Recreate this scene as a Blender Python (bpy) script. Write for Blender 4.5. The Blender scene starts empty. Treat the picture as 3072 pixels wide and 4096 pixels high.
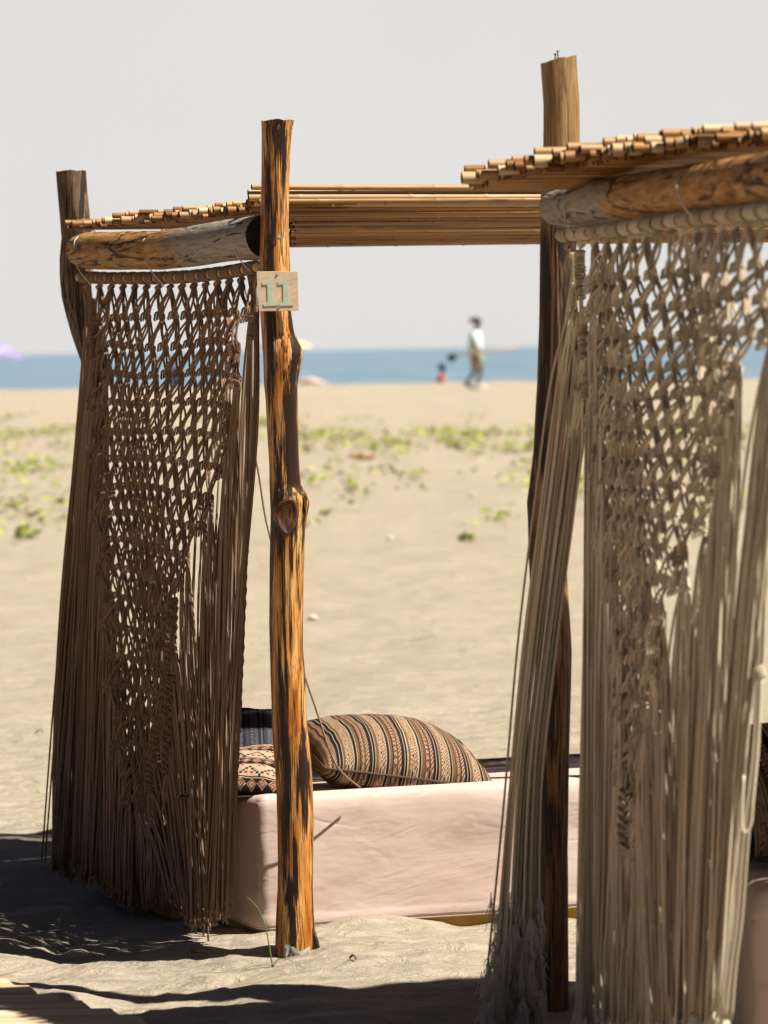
import bpy, math, random
import numpy as np
from mathutils import Matrix, Vector
R_ = math.radians
random.seed(7); rng = np.random.default_rng(7)
scene = bpy.context.scene

# ------------------------------------------------------------------ camera
EYE = 1.6; FPX = 12800.0; HOR = 1395.0
PITCH = math.atan((2048 - HOR) / FPX); ROLL = -math.atan(0.016)
cd = bpy.data.cameras.new("camera"); cam = bpy.data.objects.new("camera", cd)
scene.collection.objects.link(cam); scene.camera = cam
cd.sensor_fit = 'HORIZONTAL'; cd.sensor_width = 24; cd.lens = 100
cd.clip_start = 0.1; cd.clip_end = 80000
CM = Matrix.Rotation(math.pi / 2 - PITCH, 4, 'X') @ Matrix.Rotation(ROLL, 4, 'Z')
cam.matrix_world = Matrix.Translation((0, 0, EYE)) @ CM
cd.dof.use_dof = True; cd.dof.focus_distance = 8.75; cd.dof.aperture_fstop = 4.0
CR = np.array(CM.to_3x3())

# ------------------------------------------------------------------ world, sun, exposure
SUN_EL = 55.0; SUN_AZ = (0.925, -0.37)         # horizontal direction towards the sun (x right, y away)
w = bpy.data.worlds.new("World"); scene.world = w; w.use_nodes = True
nt = w.node_tree; nt.nodes.clear()
wo = nt.nodes.new('ShaderNodeOutputWorld'); bg = nt.nodes.new('ShaderNodeBackground')
sky = nt.nodes.new('ShaderNodeTexSky'); sky.sky_type = 'NISHITA'; sky.sun_disc = False
sky.sun_elevation = R_(SUN_EL); sky.sun_rotation = math.atan2(SUN_AZ[0], SUN_AZ[1])
sky.dust_density = 2.0; sky.air_density = 1.0
tc = nt.nodes.new('ShaderNodeTexCoord'); sx = nt.nodes.new('ShaderNodeSeparateXYZ')
mr = nt.nodes.new('ShaderNodeMapRange'); mr.interpolation_type = 'SMOOTHSTEP'
mr.inputs['From Min'].default_value = 0.115; mr.inputs['From Max'].default_value = 0.19
nz = nt.nodes.new('ShaderNodeTexNoise'); nz.inputs['Scale'].default_value = 6; nz.inputs['Detail'].default_value = 4
cr = nt.nodes.new('ShaderNodeValToRGB')
cr.color_ramp.elements[0].position = 0.35; cr.color_ramp.elements[0].color = (3.74, 3.68, 3.58, 1)
cr.color_ramp.elements[1].position = 0.7; cr.color_ramp.elements[1].color = (3.92, 3.82, 3.71, 1)
mx = nt.nodes.new('ShaderNodeMix'); mx.data_type = 'RGBA'; mx.clamp_result = False
L = nt.links.new
L(tc.outputs['Generated'], sx.inputs[0]); L(sx.outputs['Z'], mr.inputs['Value'])
L(tc.outputs['Generated'], nz.inputs['Vector']); L(nz.outputs['Fac'], cr.inputs['Fac'])
my = nt.nodes.new('ShaderNodeMapRange'); my.interpolation_type = 'SMOOTHSTEP'; my.inputs['From Min'].default_value = 0.75; my.inputs['From Max'].default_value = -0.1
L(sx.outputs['Y'], my.inputs['Value']); mm = nt.nodes.new('ShaderNodeMath'); mm.operation = 'MAXIMUM'
L(mr.outputs['Result'], mm.inputs[0]); L(my.outputs['Result'], mm.inputs[1]); L(mm.outputs[0], mx.inputs[0]); L(cr.outputs['Color'], mx.inputs[6])
dk = nt.nodes.new('ShaderNodeMix'); dk.data_type = 'RGBA'; dk.blend_type = 'MULTIPLY'; dk.inputs[0].default_value = 1
dk.inputs[7].default_value = (0.115, 0.115, 0.13, 1)
L(sky.outputs['Color'], dk.inputs[6]); L(dk.outputs[2], mx.inputs[7])
L(mx.outputs[2], bg.inputs['Color']); bg.inputs['Strength'].default_value = 0.1
L(bg.outputs[0], wo.inputs[0])
sd = bpy.data.lights.new("sun", 'SUN'); sun = bpy.data.objects.new("sun", sd); scene.collection.objects.link(sun)
sd.energy = 5.0; sd.angle = R_(0.5); sd.color = (1.0, 0.93, 0.80)
_h = math.hypot(*SUN_AZ); SD = Vector((SUN_AZ[0] / _h * math.cos(R_(SUN_EL)), SUN_AZ[1] / _h * math.cos(R_(SUN_EL)), math.sin(R_(SUN_EL))))
sun.rotation_euler = SD.to_track_quat('Z', 'Y').to_euler(); sun.location = (5, -3, 8)
scene.view_settings.view_transform = 'Standard'; scene.view_settings.look = 'None'
scene.view_settings.exposure = 1.0; scene.view_settings.gamma = 1.0; scene.view_settings.use_curve_mapping = False
scene.cycles.max_bounces = 6; scene.cycles.diffuse_bounces = 3
scene.cycles.use_denoising = True

# ------------------------------------------------------------------ pixel <-> place
def proj(p):
    v = CR.T @ (np.array(p, float) - np.array((0, 0, EYE)))
    return 1536 + FPX * v[0] / -v[2], 2048 - FPX * v[1] / -v[2]
def at(px, py, d):                  # the point at ground distance d seen at this place of the photograph
    r = CR @ np.array(((px - 1536) / FPX, (2048 - py) / FPX, -1.0))
    r = r * (d / r[1]); return np.array((r[0], r[1], r[2] + EYE))
def atz(px, z, d):                  # the same from a column and a height
    x = (px - 1536) / FPX * d
    for _ in range(3):
        q = proj((x, d, z))[0]; x += (px - q) / FPX * d
    return np.array((x, d, z))
def horizon(px): return HOR - 0.016 * (px - 1536)

# ------------------------------------------------------------------ noise
def vnoise(x, y, seed=0):
    x = np.asarray(x, float); y = np.asarray(y, float)
    xi = np.floor(x).astype(np.int64); yi = np.floor(y).astype(np.int64); xf = x - xi; yf = y - yi
    def h(a, b):
        n = (a * 374761393 + b * 668265263 + seed * 1442695041) & 0xffffffff
        n = ((n ^ (n >> 13)) * 1274126177) & 0xffffffff
        return ((n ^ (n >> 16)) & 0xffff) / 65535.0
    u = xf * xf * (3 - 2 * xf); v = yf * yf * (3 - 2 * yf)
    return (h(xi, yi) * (1 - u) + h(xi + 1, yi) * u) * (1 - v) + (h(xi, yi + 1) * (1 - u) + h(xi + 1, yi + 1) * u) * v - 0.5
def fbm(x, y, o=4, seed=0):
    s = 0; a = 1.0
    for i in range(o):
        s = s + a * vnoise(x * 2 ** i, y * 2 ** i, seed + i * 17); a *= 0.5
    return s

# ------------------------------------------------------------------ mesh helpers
class MB:
    def __init__(s): s.v = []; s.f = []; s.m = []; s.c = []; s.n = 0
    def add(s, verts, faces, mi=0, tint=0.5):
        verts = np.asarray(verts, float).reshape(-1, 3); n = s.n
        s.v.append(verts); s.f += [[i + n for i in f] for f in faces]; s.m += [mi] * len(faces)
        s.c.append(np.full(len(verts), tint) if np.isscalar(tint) else np.asarray(tint)); s.n += len(verts)
    def tube(s, pts, rad, k=6, cap=True, mi=0, tint=0.5, wob=0.0, closed=False, ang0=0.0):
        P = np.asarray(pts, float); n = len(P)
        r = np.full(n, rad) if np.isscalar(rad) else np.asarray(rad, float)
        T = np.gradient(P, axis=0) if not closed else np.roll(P, -1, 0) - np.roll(P, 1, 0)
        T /= np.linalg.norm(T, axis=1)[:, None] + 1e-12
        up = np.array((0, 0, 1.0)) if abs(T[0][2]) < 0.8 else np.array((1.0, 0, 0))
        N = np.cross(T[0], up); N /= np.linalg.norm(N); out = []
        a = np.arange(k) * 2 * math.pi / k + ang0
        for i in range(n):
            N = N - T[i] * N.dot(T[i]); N /= np.linalg.norm(N) + 1e-12; B = np.cross(T[i], N)
            rr = r[i] * (1 + (rng.uniform(-wob, wob, k) if wob else 0))
            rr = rr * np.ones(k)
            out.append(P[i] + (np.cos(a) * rr)[:, None] * N + (np.sin(a) * rr)[:, None] * B)
        V = np.concatenate(out); F = []
        for i in range(n - 1 if not closed else n):
            j = (i + 1) % n
            for q in range(k): F.append([i * k + q, i * k + (q + 1) % k, j * k + (q + 1) % k, j * k + q])
        if cap and not closed: F.append(list(range(k))[::-1]); F.append([(n - 1) * k + q for q in range(k)])
        s.add(V, F, mi, tint)
    def box(s, c, size, M=None, mi=0, tint=0.5):
        x, y, z = [q / 2 for q in size]
        V = np.array([(a * x, b * y, e * z) for a in (-1, 1) for b in (-1, 1) for e in (-1, 1)])
        if M is not None: V = V @ np.array(M).T
        s.add(V + np.array(c), [[0, 1, 3, 2], [4, 6, 7, 5], [0, 4, 5, 1], [2, 3, 7, 6], [0, 2, 6, 4], [1, 5, 7, 3]], mi, tint)
    def build(s, name, mats, parent=None, smooth=True, org=None, bevel=0, weld=False):
        V = np.concatenate(s.v)
        o0 = np.array(parent_org[parent.name]) if parent is not None else (np.array(org) if org is not None else np.array((V[:, 0].mean(), V[:, 1].mean(), V[:, 2].min())))
        me = bpy.data.meshes.new(name); me.from_pydata((V - o0).tolist(), [], s.f)
        if not isinstance(mats, (list, tuple)): mats = [mats]
        for m in mats: me.materials.append(m)
        me.polygons.foreach_set('material_index', s.m)
        me.polygons.foreach_set('use_smooth', [smooth] * len(s.f))
        at_ = me.attributes.new('tint', 'FLOAT', 'POINT'); at_.data.foreach_set('value', np.concatenate(s.c).astype(np.float32))
        me.update()
        o = bpy.data.objects.new(name, me); scene.collection.objects.link(o)
        if parent is not None: o.parent = parent; parent_org[o.name] = o0
        else: o.location = o0; parent_org[o.name] = o0
        if bevel:
            b = o.modifiers.new('bevel', 'BEVEL'); b.width = bevel; b.segments = 2; b.limit_method = 'ANGLE'
        return o
parent_org = {}
def tag(o, label=None, cat=None, group=None, kind=None):
    if label: o['label'] = label
    if cat: o['category'] = cat
    if group: o['group'] = group
    if kind: o['kind'] = kind
    return o
def thing(name, loc, label, cat, group=None):
    o = bpy.data.objects.new(name, None); o.empty_display_size = 0.1; o.location = loc
    scene.collection.objects.link(o); parent_org[o.name] = np.array(loc, float)
    return tag(o, label, cat, group)

# ------------------------------------------------------------------ materials
def mat(name, rough=0.8, spec=0.3):
    m = bpy.data.materials.new(name); m.use_nodes = True; t = m.node_tree
    b = t.nodes['Principled BSDF']; b.inputs['Roughness'].default_value = rough; b.inputs['Specular IOR Level'].default_value = spec * .7
    return m, t, b
def N(t, kind, **kw):
    n = t.nodes.new(kind)
    for k, v in kw.items():
        if k in n.inputs.keys(): n.inputs[k].default_value = v
        else: setattr(n, k, v)
    return n
def ramp(t, stops, fac, interp='LINEAR'):
    r = t.nodes.new('ShaderNodeValToRGB'); e = r.color_ramp; e.interpolation = interp
    while len(e.elements) < len(stops): e.elements.new(0.5)
    for q, (p, c) in zip(e.elements, stops): q.position = p; q.color = (*c, 1)
    t.links.new(fac, r.inputs[0]); return r.outputs[0]
def coords(t, scale=(1, 1, 1), out='Object', rot=(0, 0, 0)):
    c = t.nodes.new('ShaderNodeTexCoord'); m = N(t, 'ShaderNodeMapping'); m.inputs['Scale'].default_value = scale
    src = c.outputs[out]
    if any(rot):
        r = N(t, 'ShaderNodeMapping'); r.inputs['Rotation'].default_value = rot; t.links.new(src, r.inputs[0]); src = r.outputs[0]
    t.links.new(src, m.inputs[0]); return m.outputs[0]
def noise(t, vec, scale, detail=4, rough=0.5, dist=0.0):
    n = N(t, 'ShaderNodeTexNoise', Scale=scale, Detail=detail, Roughness=rough, Distortion=dist); t.links.new(vec, n.inputs['Vector']); return n.outputs['Fac']
def mix(t, fac, a, b, blend='MIX'):
    m = t.nodes.new('ShaderNodeMix'); m.data_type = 'RGBA'; m.blend_type = blend
    for s, i in ((fac, 0), (a, 6), (b, 7)):
        if isinstance(s, (int, float)): m.inputs[i].default_value = s
        elif isinstance(s, tuple): m.inputs[i].default_value = (*s, 1)
        else: t.links.new(s, m.inputs[i])
    return m.outputs[2]
def mathn(t, op, a, b=0.0, c=None, clamp=False):
    m = t.nodes.new('ShaderNodeMath'); m.operation = op; m.use_clamp = clamp
    for s, i in ((a, 0), (b, 1), (c, 2)):
        if s is None: continue
        if isinstance(s, (int, float)): m.inputs[i].default_value = s
        else: t.links.new(s, m.inputs[i])
    return m.outputs[0]
def bump(t, b, h, strength=0.5, dist=0.01):
    n = N(t, 'ShaderNodeBump', Strength=strength, Distance=dist); t.links.new(h, n.inputs['Height']); t.links.new(n.outputs[0], b.inputs['Normal'])
def flat(name, col, rough=0.8, spec=0.3, var=0.12, scale=40):
    col = tuple(x * .74 for x in col)
    m, t, b = mat(name, rough, spec); f = noise(t, coords(t), scale, 3)
    c = ramp(t, [(0.3, tuple(x * (1 - var) for x in col)), (0.7, tuple(min(1, x * (1 + var)) for x in col))], f)
    t.links.new(c, b.inputs['Base Color']); bump(t, b, f, 0.2, 0.002); return m

def sand_mat():
    m, t, b = mat('sand', 0.95, 0.15)
    v = coords(t)
    big = noise(t, v, 0.35, 5, 0.55); mid = noise(t, coords(t, (1, 2.2, 1)), 3.5, 5, 0.6); fine = noise(t, v, 220, 3, 0.7)
    c1 = ramp(t, [(0.3, (0.337, 0.287, 0.218)), (0.7, (0.408, 0.345, 0.266))], big)
    c2 = mix(t, 0.55, c1, ramp(t, [(0.3, (0.283, 0.243, 0.193)), (0.7, (0.448, 0.375, 0.291))], mid))
    c3 = mix(t, 0.5, c2, ramp(t, [(0.34, (0.236, 0.202, 0.161)), (0.5, (0.377, 0.326, 0.251)), (0.68, (0.518, 0.449, 0.364))], fine))
    t.links.new(c3, b.inputs['Base Color'])
    r2 = noise(t, coords(t, (1, 2.6, 1)), 9, 6, 0.65, 0.6)
    fp = noise(t, coords(t, (1, 1.5, 1)), 1.7, 4, 0.55, 0.8)
    h = mathn(t, 'ADD', mathn(t, 'ADD', mathn(t, 'MULTIPLY', r2, 1.3), mathn(t, 'MULTIPLY', fp, 2.6)), mathn(t, 'MULTIPLY', fine, 0.12))
    bump(t, b, h, 0.85, 0.035); return m
def sea_mat():
    m, t, b = mat('sea', 0.35, 0.5)
    v = coords(t, (1, 0.18, 1)); f = noise(t, v, 0.09, 7, 0.75); f2 = noise(t, coords(t, (1, 0.3, 1)), 0.6, 6, 0.6)
    c = ramp(t, [(0.35, (0.125, 0.215, 0.305)), (0.65, (0.20, 0.295, 0.37))], f)
    t.links.new(c, b.inputs['Base Color']); bump(t, b, f2, 1.0, 0.9); return m
def bark_mat(name, cols, zs=2.2, dark=0.47, xy=34, gloss=0.45, seed=0.0, head=None):
    m, t, b = mat(name, gloss, 0.45)
    v = coords(t, (xy, xy, zs)); mp = N(t, 'ShaderNodeVectorMath', operation='ADD'); mp.inputs[1].default_value = (seed, seed * 2, seed * 3)
    t.links.new(v, mp.inputs[0]); v = mp.outputs[0]
    patch = noise(t, v, 0.75, 3, 0.55, 0.7); vein = noise(t, coords(t, (xy * 7, xy * 7, zs * 3)), 1.0, 5, 0.7, 0.3)
    hue = noise(t, coords(t, (xy * .6, xy * .6, zs * 1.6)), 1.0, 4, 0.6, 0.4)
    light = ramp(t, [(0.28, cols[1]), (0.48, cols[2]), (0.66, cols[3])], hue)
    light = mix(t, ramp(t, [(0.38, (1, 1, 1)), (0.52, (0, 0, 0))], vein), light, tuple(x * .4 for x in cols[1]))
    pm = mathn(t, 'ADD', patch, mathn(t, 'MULTIPLY', mathn(t, 'SUBTRACT', vein, 0.5), 0.42))
    fac = ramp(t, [(dark - 0.035, (0, 0, 0)), (dark + 0.03, (1, 1, 1))], pm)
    c = mix(t, fac, mix(t, ramp(t, [(.4, (0, 0, 0)), (.65, (1, 1, 1))], vein), cols[0], tuple(x * 2.0 for x in cols[0])), light)
    if head:  # lighter top end: weathered wood, with sunlight put into the colour too
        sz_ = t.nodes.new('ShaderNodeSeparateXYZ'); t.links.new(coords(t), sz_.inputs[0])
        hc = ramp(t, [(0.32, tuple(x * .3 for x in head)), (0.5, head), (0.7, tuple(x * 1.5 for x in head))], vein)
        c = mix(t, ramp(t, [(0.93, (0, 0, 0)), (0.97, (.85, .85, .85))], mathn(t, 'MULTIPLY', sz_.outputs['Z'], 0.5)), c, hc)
    t.links.new(c, b.inputs['Base Color'])
    h = mathn(t, 'ADD', mathn(t, 'MULTIPLY', vein, 0.5), mathn(t, 'MULTIPLY', fac, -0.5))
    bump(t, b, h, 0.8, 0.004); return m
def log_mat(name, axis, end, reach, seed=0.0):
    """weathered log: grey wood over orange heartwood, drying cracks along the grain"""
    m, t, b = mat(name, 0.7, 0.25)
    al = math.atan2(axis[1], axis[0]); v = coords(t, (3.0, 26, 26), rot=(0, 0, -al))
    mp = N(t, 'ShaderNodeVectorMath', operation='ADD'); mp.inputs[1].default_value = (seed, seed, seed); t.links.new(v, mp.inputs[0]); v = mp.outputs[0]
    g = noise(t, v, 0.8, 4, 0.6, 0.8); st = noise(t, v, 4, 5, 0.7, 0.3); pt = noise(t, coords(t), 9, 4, 0.6, 0.8)
    og = ramp(t, [(0.3, (0.136, 0.056, 0.016)), (0.5, (0.320, 0.160, 0.048)), (0.7, (0.464, 0.296, 0.128))], st)
    gr = ramp(t, [(0.3, (0.136, 0.116, 0.096)), (0.65, (0.336, 0.288, 0.240))], st)
    oc = t.nodes.new('ShaderNodeTexCoord'); dp = N(t, 'ShaderNodeVectorMath', operation='SUBTRACT'); t.links.new(oc.outputs['Object'], dp.inputs[0]); dp.inputs[1].default_value = tuple(end)
    ln = N(t, 'ShaderNodeVectorMath', operation='LENGTH'); t.links.new(dp.outputs[0], ln.inputs[0])
    gf = mathn(t, 'ADD', mathn(t, 'DIVIDE', ln.outputs['Value'], reach), mathn(t, 'MULTIPLY', mathn(t, 'SUBTRACT', pt, 0.5), 1.1))
    blot = ramp(t, [(0.40, (1, 1, 1)), (0.46, (0, 0, 0))], noise(t, v, 1.4, 5, 0.65, 1.0)); og = mix(t, blot, og, (0.044, 0.020, 0.010))
    c = mix(t, ramp(t, [(0.42, (1, 1, 1)), (0.58, (0, 0, 0))], mathn(t, 'MULTIPLY', gf, 0.5)), og, gr)
    cv = coords(t, (2.2, 17, 17), rot=(0, 0, -al)); vo = N(t, 'ShaderNodeTexVoronoi', feature='DISTANCE_TO_EDGE', Scale=1.0)
    dn = N(t, 'ShaderNodeTexNoise', Scale=2.0, Detail=5); t.links.new(cv, dn.inputs['Vector'])
    t.links.new(mix(t, 0.35, cv, dn.outputs['Color']), vo.inputs['Vector'])
    brk = noise(t, coords(t), 14, 3)
    cm = ramp(t, [(0.0, (1, 1, 1)), (0.022, (0.560, 0.560, 0.560)), (0.04, (0, 0, 0))], vo.outputs['Distance'])
    cm = mathn(t, 'MULTIPLY', cm, ramp(t, [(0.46, (0, 0, 0)), (0.54, (1, 1, 1))], brk))
    c = mix(t, cm, c, (0.024, 0.014, 0.010)); t.links.new(c, b.inputs['Base Color'])
    bump(t, b, mathn(t, 'SUBTRACT', mathn(t, 'MULTIPLY', st, 0.4), cm), 0.8, 0.006); return m
def cane_mat(name, axis, seed=0):
    m, t, b = mat(name, 0.42, 0.4)
    al = math.atan2(axis[1], axis[0]); v = coords(t, (2.0, 110, 110), rot=(0, 0, -al)); f = noise(t, v, 1, 5, 0.65)
    p = noise(t, coords(t, (4, 30, 30), rot=(0, 0, -al)), 1.0, 4, 0.6)
    ti = N(t, 'ShaderNodeAttribute', attribute_name='tint')
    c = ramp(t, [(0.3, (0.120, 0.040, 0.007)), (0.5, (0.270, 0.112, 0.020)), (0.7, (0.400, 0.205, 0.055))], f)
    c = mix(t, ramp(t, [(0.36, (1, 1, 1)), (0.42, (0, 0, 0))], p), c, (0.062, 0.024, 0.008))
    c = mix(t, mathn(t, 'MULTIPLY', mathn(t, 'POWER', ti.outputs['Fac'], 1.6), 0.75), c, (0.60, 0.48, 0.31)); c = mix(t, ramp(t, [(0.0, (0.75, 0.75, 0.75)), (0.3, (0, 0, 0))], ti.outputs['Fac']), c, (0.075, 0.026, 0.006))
    t.links.new(c, b.inputs['Base Color']); bump(t, b, f, 0.5, 0.002); return m
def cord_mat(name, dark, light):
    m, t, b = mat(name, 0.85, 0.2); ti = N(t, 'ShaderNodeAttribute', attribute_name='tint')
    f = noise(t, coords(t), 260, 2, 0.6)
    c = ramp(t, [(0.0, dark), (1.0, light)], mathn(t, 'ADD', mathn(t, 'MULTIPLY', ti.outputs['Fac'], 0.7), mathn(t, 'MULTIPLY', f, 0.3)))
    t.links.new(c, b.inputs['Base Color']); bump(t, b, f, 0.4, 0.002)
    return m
def cloth_mat(name, c0, c1):
    m, t, b = mat(name, 0.9, 0.15)
    f = noise(t, coords(t), 3, 4, 0.6); st = noise(t, coords(t, (2, 2, 6)), 1.6, 5, 0.65, 0.5); g = noise(t, coords(t), 420, 2, 0.6)
    c = ramp(t, [(0.35, c0), (0.65, c1)], f)
    c = mix(t, ramp(t, [(0.54, (0, 0, 0)), (0.74, (0.6, 0.6, 0.6))], st), c, (0.40, 0.25, 0.17))
    t.links.new(c, b.inputs['Base Color'])
    wr = noise(t, coords(t, (1, 1, 2.6)), 2.6, 4, 0.5, 0.3)
    rg = mathn(t, 'ABSOLUTE', mathn(t, 'SUBTRACT', noise(t, coords(t, (1.2, 1.2, 4.2), rot=(0, R_(8), 0)), 2.0, 3, 0.5, 0.6), 0.5)); rg = mathn(t, 'MINIMUM', mathn(t, 'MULTIPLY', rg, 9.0), 0.5)
    bump(t, b, mathn(t, 'ADD', mathn(t, 'ADD', wr, mathn(t, 'MULTIPLY', rg, 0.11)), mathn(t, 'MULTIPLY', g, 0.02)), 0.6, 0.02); return m
def attr_mat(name, rough=0.85):
    m, t, b = mat(name, rough, 0.2); a = N(t, 'ShaderNodeAttribute', attribute_name='weave'); g = noise(t, coords(t), 350, 2)
    t.links.new(mix(t, 0.35, a.outputs['Color'], ramp(t, [(0.3, (0.35, 0.35, 0.35)), (0.7, (1, 1, 1))], g), 'MULTIPLY'), b.inputs['Base Color'])
    bump(t, b, g, 0.5, 0.002); return m

M_SAND = sand_mat(); M_SEA = sea_mat()
M_POST = bark_mat('peeled_post_wood', [(0.015, 0.006, 0.003), (0.257, 0.072, 0.011), (0.498, 0.197, 0.032), (0.649, 0.394, 0.159)], dark=0.50, seed=3.1, zs=3.0, xy=40)
M_POSTG = bark_mat('grey_post_wood', [(0.019, 0.011, 0.008), (0.076, 0.038, 0.019), (0.119, 0.072, 0.038), (0.212, 0.162, 0.111)], dark=0.48, seed=8.0, gloss=0.7, zs=3)
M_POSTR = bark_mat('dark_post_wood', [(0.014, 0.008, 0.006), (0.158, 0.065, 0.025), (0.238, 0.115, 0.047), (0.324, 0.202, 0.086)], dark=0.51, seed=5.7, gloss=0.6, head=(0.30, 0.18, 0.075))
M_DARK = flat('painted_end_shade', (0.03, 0.018, 0.01), 0.9)  # near-black end shade painted in: cane bores and the side log's end
M_ENDG = flat('log_end_grain', (0.30, 0.20, 0.12), 0.85, scale=60)
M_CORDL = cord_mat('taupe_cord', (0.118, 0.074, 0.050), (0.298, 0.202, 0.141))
M_CORDR = cord_mat('cream_cord', (0.15, 0.118, 0.082), (0.74, 0.64, 0.49))  # cord tones spread wide so colour also carries sunlit cords and shaded gaps
M_FRAY = flat('frayed_cotton', (0.98, 0.90, 0.74), 0.95, scale=120)
M_ROD = flat('dowel_wood', (0.62, 0.44, 0.22), 0.6)
M_TIE = flat('plastic_tie', (0.72, 0.70, 0.66), 0.4)
M_STEEL = flat('steel', (0.35, 0.30, 0.24), 0.4, 0.6)
M_PINK = cloth_mat('pink_cloth', (0.490, 0.371, 0.329), (0.546, 0.441, 0.399))
M_YWOOD = flat('yellow_painted_wood', (0.52, 0.30, 0.06), 0.6, scale=12, var=0.3)
M_PLY = None

# ------------------------------------------------------------------ ground, sea
SLOPE = 0.0077
def gbase(x, y):
    y = np.asarray(y, float)
    up = np.where(y < 10, 0.0, np.where(y < 90, (y - 10) * SLOPE, 0.616 - np.minimum((y - 90) * 0.11, 3.2)))
    return up
def gh(x, y):
    x = np.asarray(x, float); y = np.asarray(y, float)
    near = np.clip((16 - y) / 6, 0.0, 1)
    m = 0.085 * fbm(x * 1.1, y * 1.5, 3, 3) * np.clip((20 - y) / 10, 0.15, 1)
    rip = np.abs(fbm(x * 2.6 + 1.2 * fbm(x * 1.5, y * 1.5, 2, 40), y * 5.0, 4, 11)) * 0.055
    m2 = fbm(x * 7, y * 11, 3, 21) * 0.012
    far = 0.10 * fbm(x * 0.25, y * 0.3, 3, 31) * np.clip((y - 14) / 20, 0, 1) * np.where(y > 84, 0.6, 1) + 0.040 * fbm(x * 1.9, y * 1.3, 3, 55) * np.clip((y - 10) / 4, 0, 1)
    edge = 0.10 * fbm(x * 0.35, y * 0.02, 3, 77) * np.exp(-((y - 90) / 7.0) ** 2)
    return gbase(x, y) + (m + (rip - 0.030) + m2) * (0.25 + 0.75 * near) + far + edge
ys = np.concatenate([[-3000, -800, -200, -60, -20, -8, -2, 1.5, 4], np.arange(5.0, 14.0, 0.028), 14 * (1.0065 ** np.arange(0, 323)), [118, 130, 160, 260, 800, 3000, 12000, 40000]])
ss = np.concatenate([[-400, -90, -30, -12, -6, -3.5, -2.3, -1.6, -1.25], np.linspace(-1, 1, 230), [1.25, 1.6, 2.3, 3.5, 6, 12, 30, 90, 400]])
wid = np.clip(0.24 * np.abs(ys) + 0.0, 3.0, 1e9)
Yg, Sg = np.meshgrid(ys, ss, indexing='ij'); Xg = Sg * wid[:, None]
Xg = np.sign(Xg) * np.minimum(np.abs(Xg), 60000)
Zg = gh(Xg, Yg)
nr, nc = Yg.shape
idx = np.arange(nr * nc).reshape(nr, nc)
F = np.stack([idx[:-1, :-1], idx[:-1, 1:], idx[1:, 1:], idx[1:, :-1]], -1).reshape(-1, 4)
g = MB(); g.v.append(np.stack([Xg, Yg, Zg], -1).reshape(-1, 3)); g.f = F.tolist(); g.m = [0] * len(F); g.c.append(np.full(nr * nc, .5)); g.n = nr * nc
tag(g.build('ground', M_SAND, org=(0, 0, 0)), kind='structure')
sm = MB(); sm.add([(-40000, 92, -1.1), (40000, 92, -1.1), (40000, 60000, -1.1), (-40000, 60000, -1.1)], [[0, 1, 2, 3]])
tag(sm.build('sea', M_SEA, org=(0, 0, 0)), kind='structure')

# ------------------------------------------------------------------ posts
def interp(tab, v, k):
    t = sorted(tab); return float(np.interp(v, [q[0] for q in t], [q[k] for q in t]))
def post_mesh(tab, d, y0, y1, k=28, sink=0.25, lump=0.05, seed=0, knots=(), tilt=0.0):
    """tab rows: (y, left px, right px) read along the trunk"""
    mb = MB(); ysx = np.concatenate([np.arange(y0, y1, 14), [y1]]); rings = []
    a = np.arange(k) * 2 * math.pi / k
    for y in ysx:
        l, r = interp(tab, y, 1), interp(tab, y, 2)
        c = at((l + r) / 2, y, d); rad = (r - l) / 2 / FPX * d
        n = 1 + lump * fbm(np.cos(a) * 1.6 + seed, np.sin(a) * 1.6 + c[2] * 3.2, 3, seed) + 0.03 * fbm(np.cos(a) * 5, np.sin(a) * 5 + c[2] * 2, 2, seed + 5)
        for (ky, ka, kr, kh) in knots:
            da = np.abs((a - ka + math.pi) % (2 * math.pi) - math.pi)
            n = n + kh * np.exp(-(da / kr) ** 2 - ((y - ky) / 60.0) ** 2)
        tp = tilt * (y == ysx[0])
        rings.append(np.stack([c[0] + rad * n * np.cos(a), c[1] + rad * n * np.sin(a), np.full(k, c[2]) + 0.006 * fbm(np.cos(a) * 2, np.sin(a) * 2, 2, 3) * (y == ysx[0]) + tp * np.cos(a)], -1))
    b = rings[-1].copy(); b[:, 2] -= sink; rings.append(b)
    V = np.concatenate(rings); n = len(rings); F = []
    for i in range(n - 1):
        for q in range(k): F.append([i * k + q, (i + 1) * k + q, (i + 1) * k + (q + 1) % k, i * k + (q + 1) % k])
    mb.add(V, F, 0); top = rings[0]; cen = top.mean(0)
    mb.add(np.concatenate([top, [cen]]), [[q, (q + 1) % k, k] for q in range(k)], 1)
    return mb
P11 = [(483, 1044, 1174), (497, 1045, 1171), (520, 1046, 1166), (600, 1046, 1160), (700, 1046, 1156), (900, 1040, 1153), (1085, 1035, 1160), (1250, 1041, 1165), (1330, 1047, 1176), (1380, 1050, 1196), (1420, 1053, 1207), (1470, 1055, 1201), (1540, 1057, 1190), (1600, 1063, 1191), (1700, 1068, 1193), (1860, 1077, 1198), (1940, 1078, 1205), (1980, 1080, 1224), (2010, 1081, 1233), (2050, 1083, 1229), (2120, 1082, 1222), (2250, 1080, 1218), (2500, 1078, 1212), (2600, 1080, 1212), (2700, 1082, 1221), (2900, 1088, 1228), (2970, 1092, 1238), (3050, 1098, 1246), (3150, 1105, 1252), (3300, 1108, 1255), (3450, 1110, 1253), (3550, 1108, 1252), (3650, 1103, 1255), (3750, 1100, 1262), (3830, 1098, 1266)]
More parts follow.
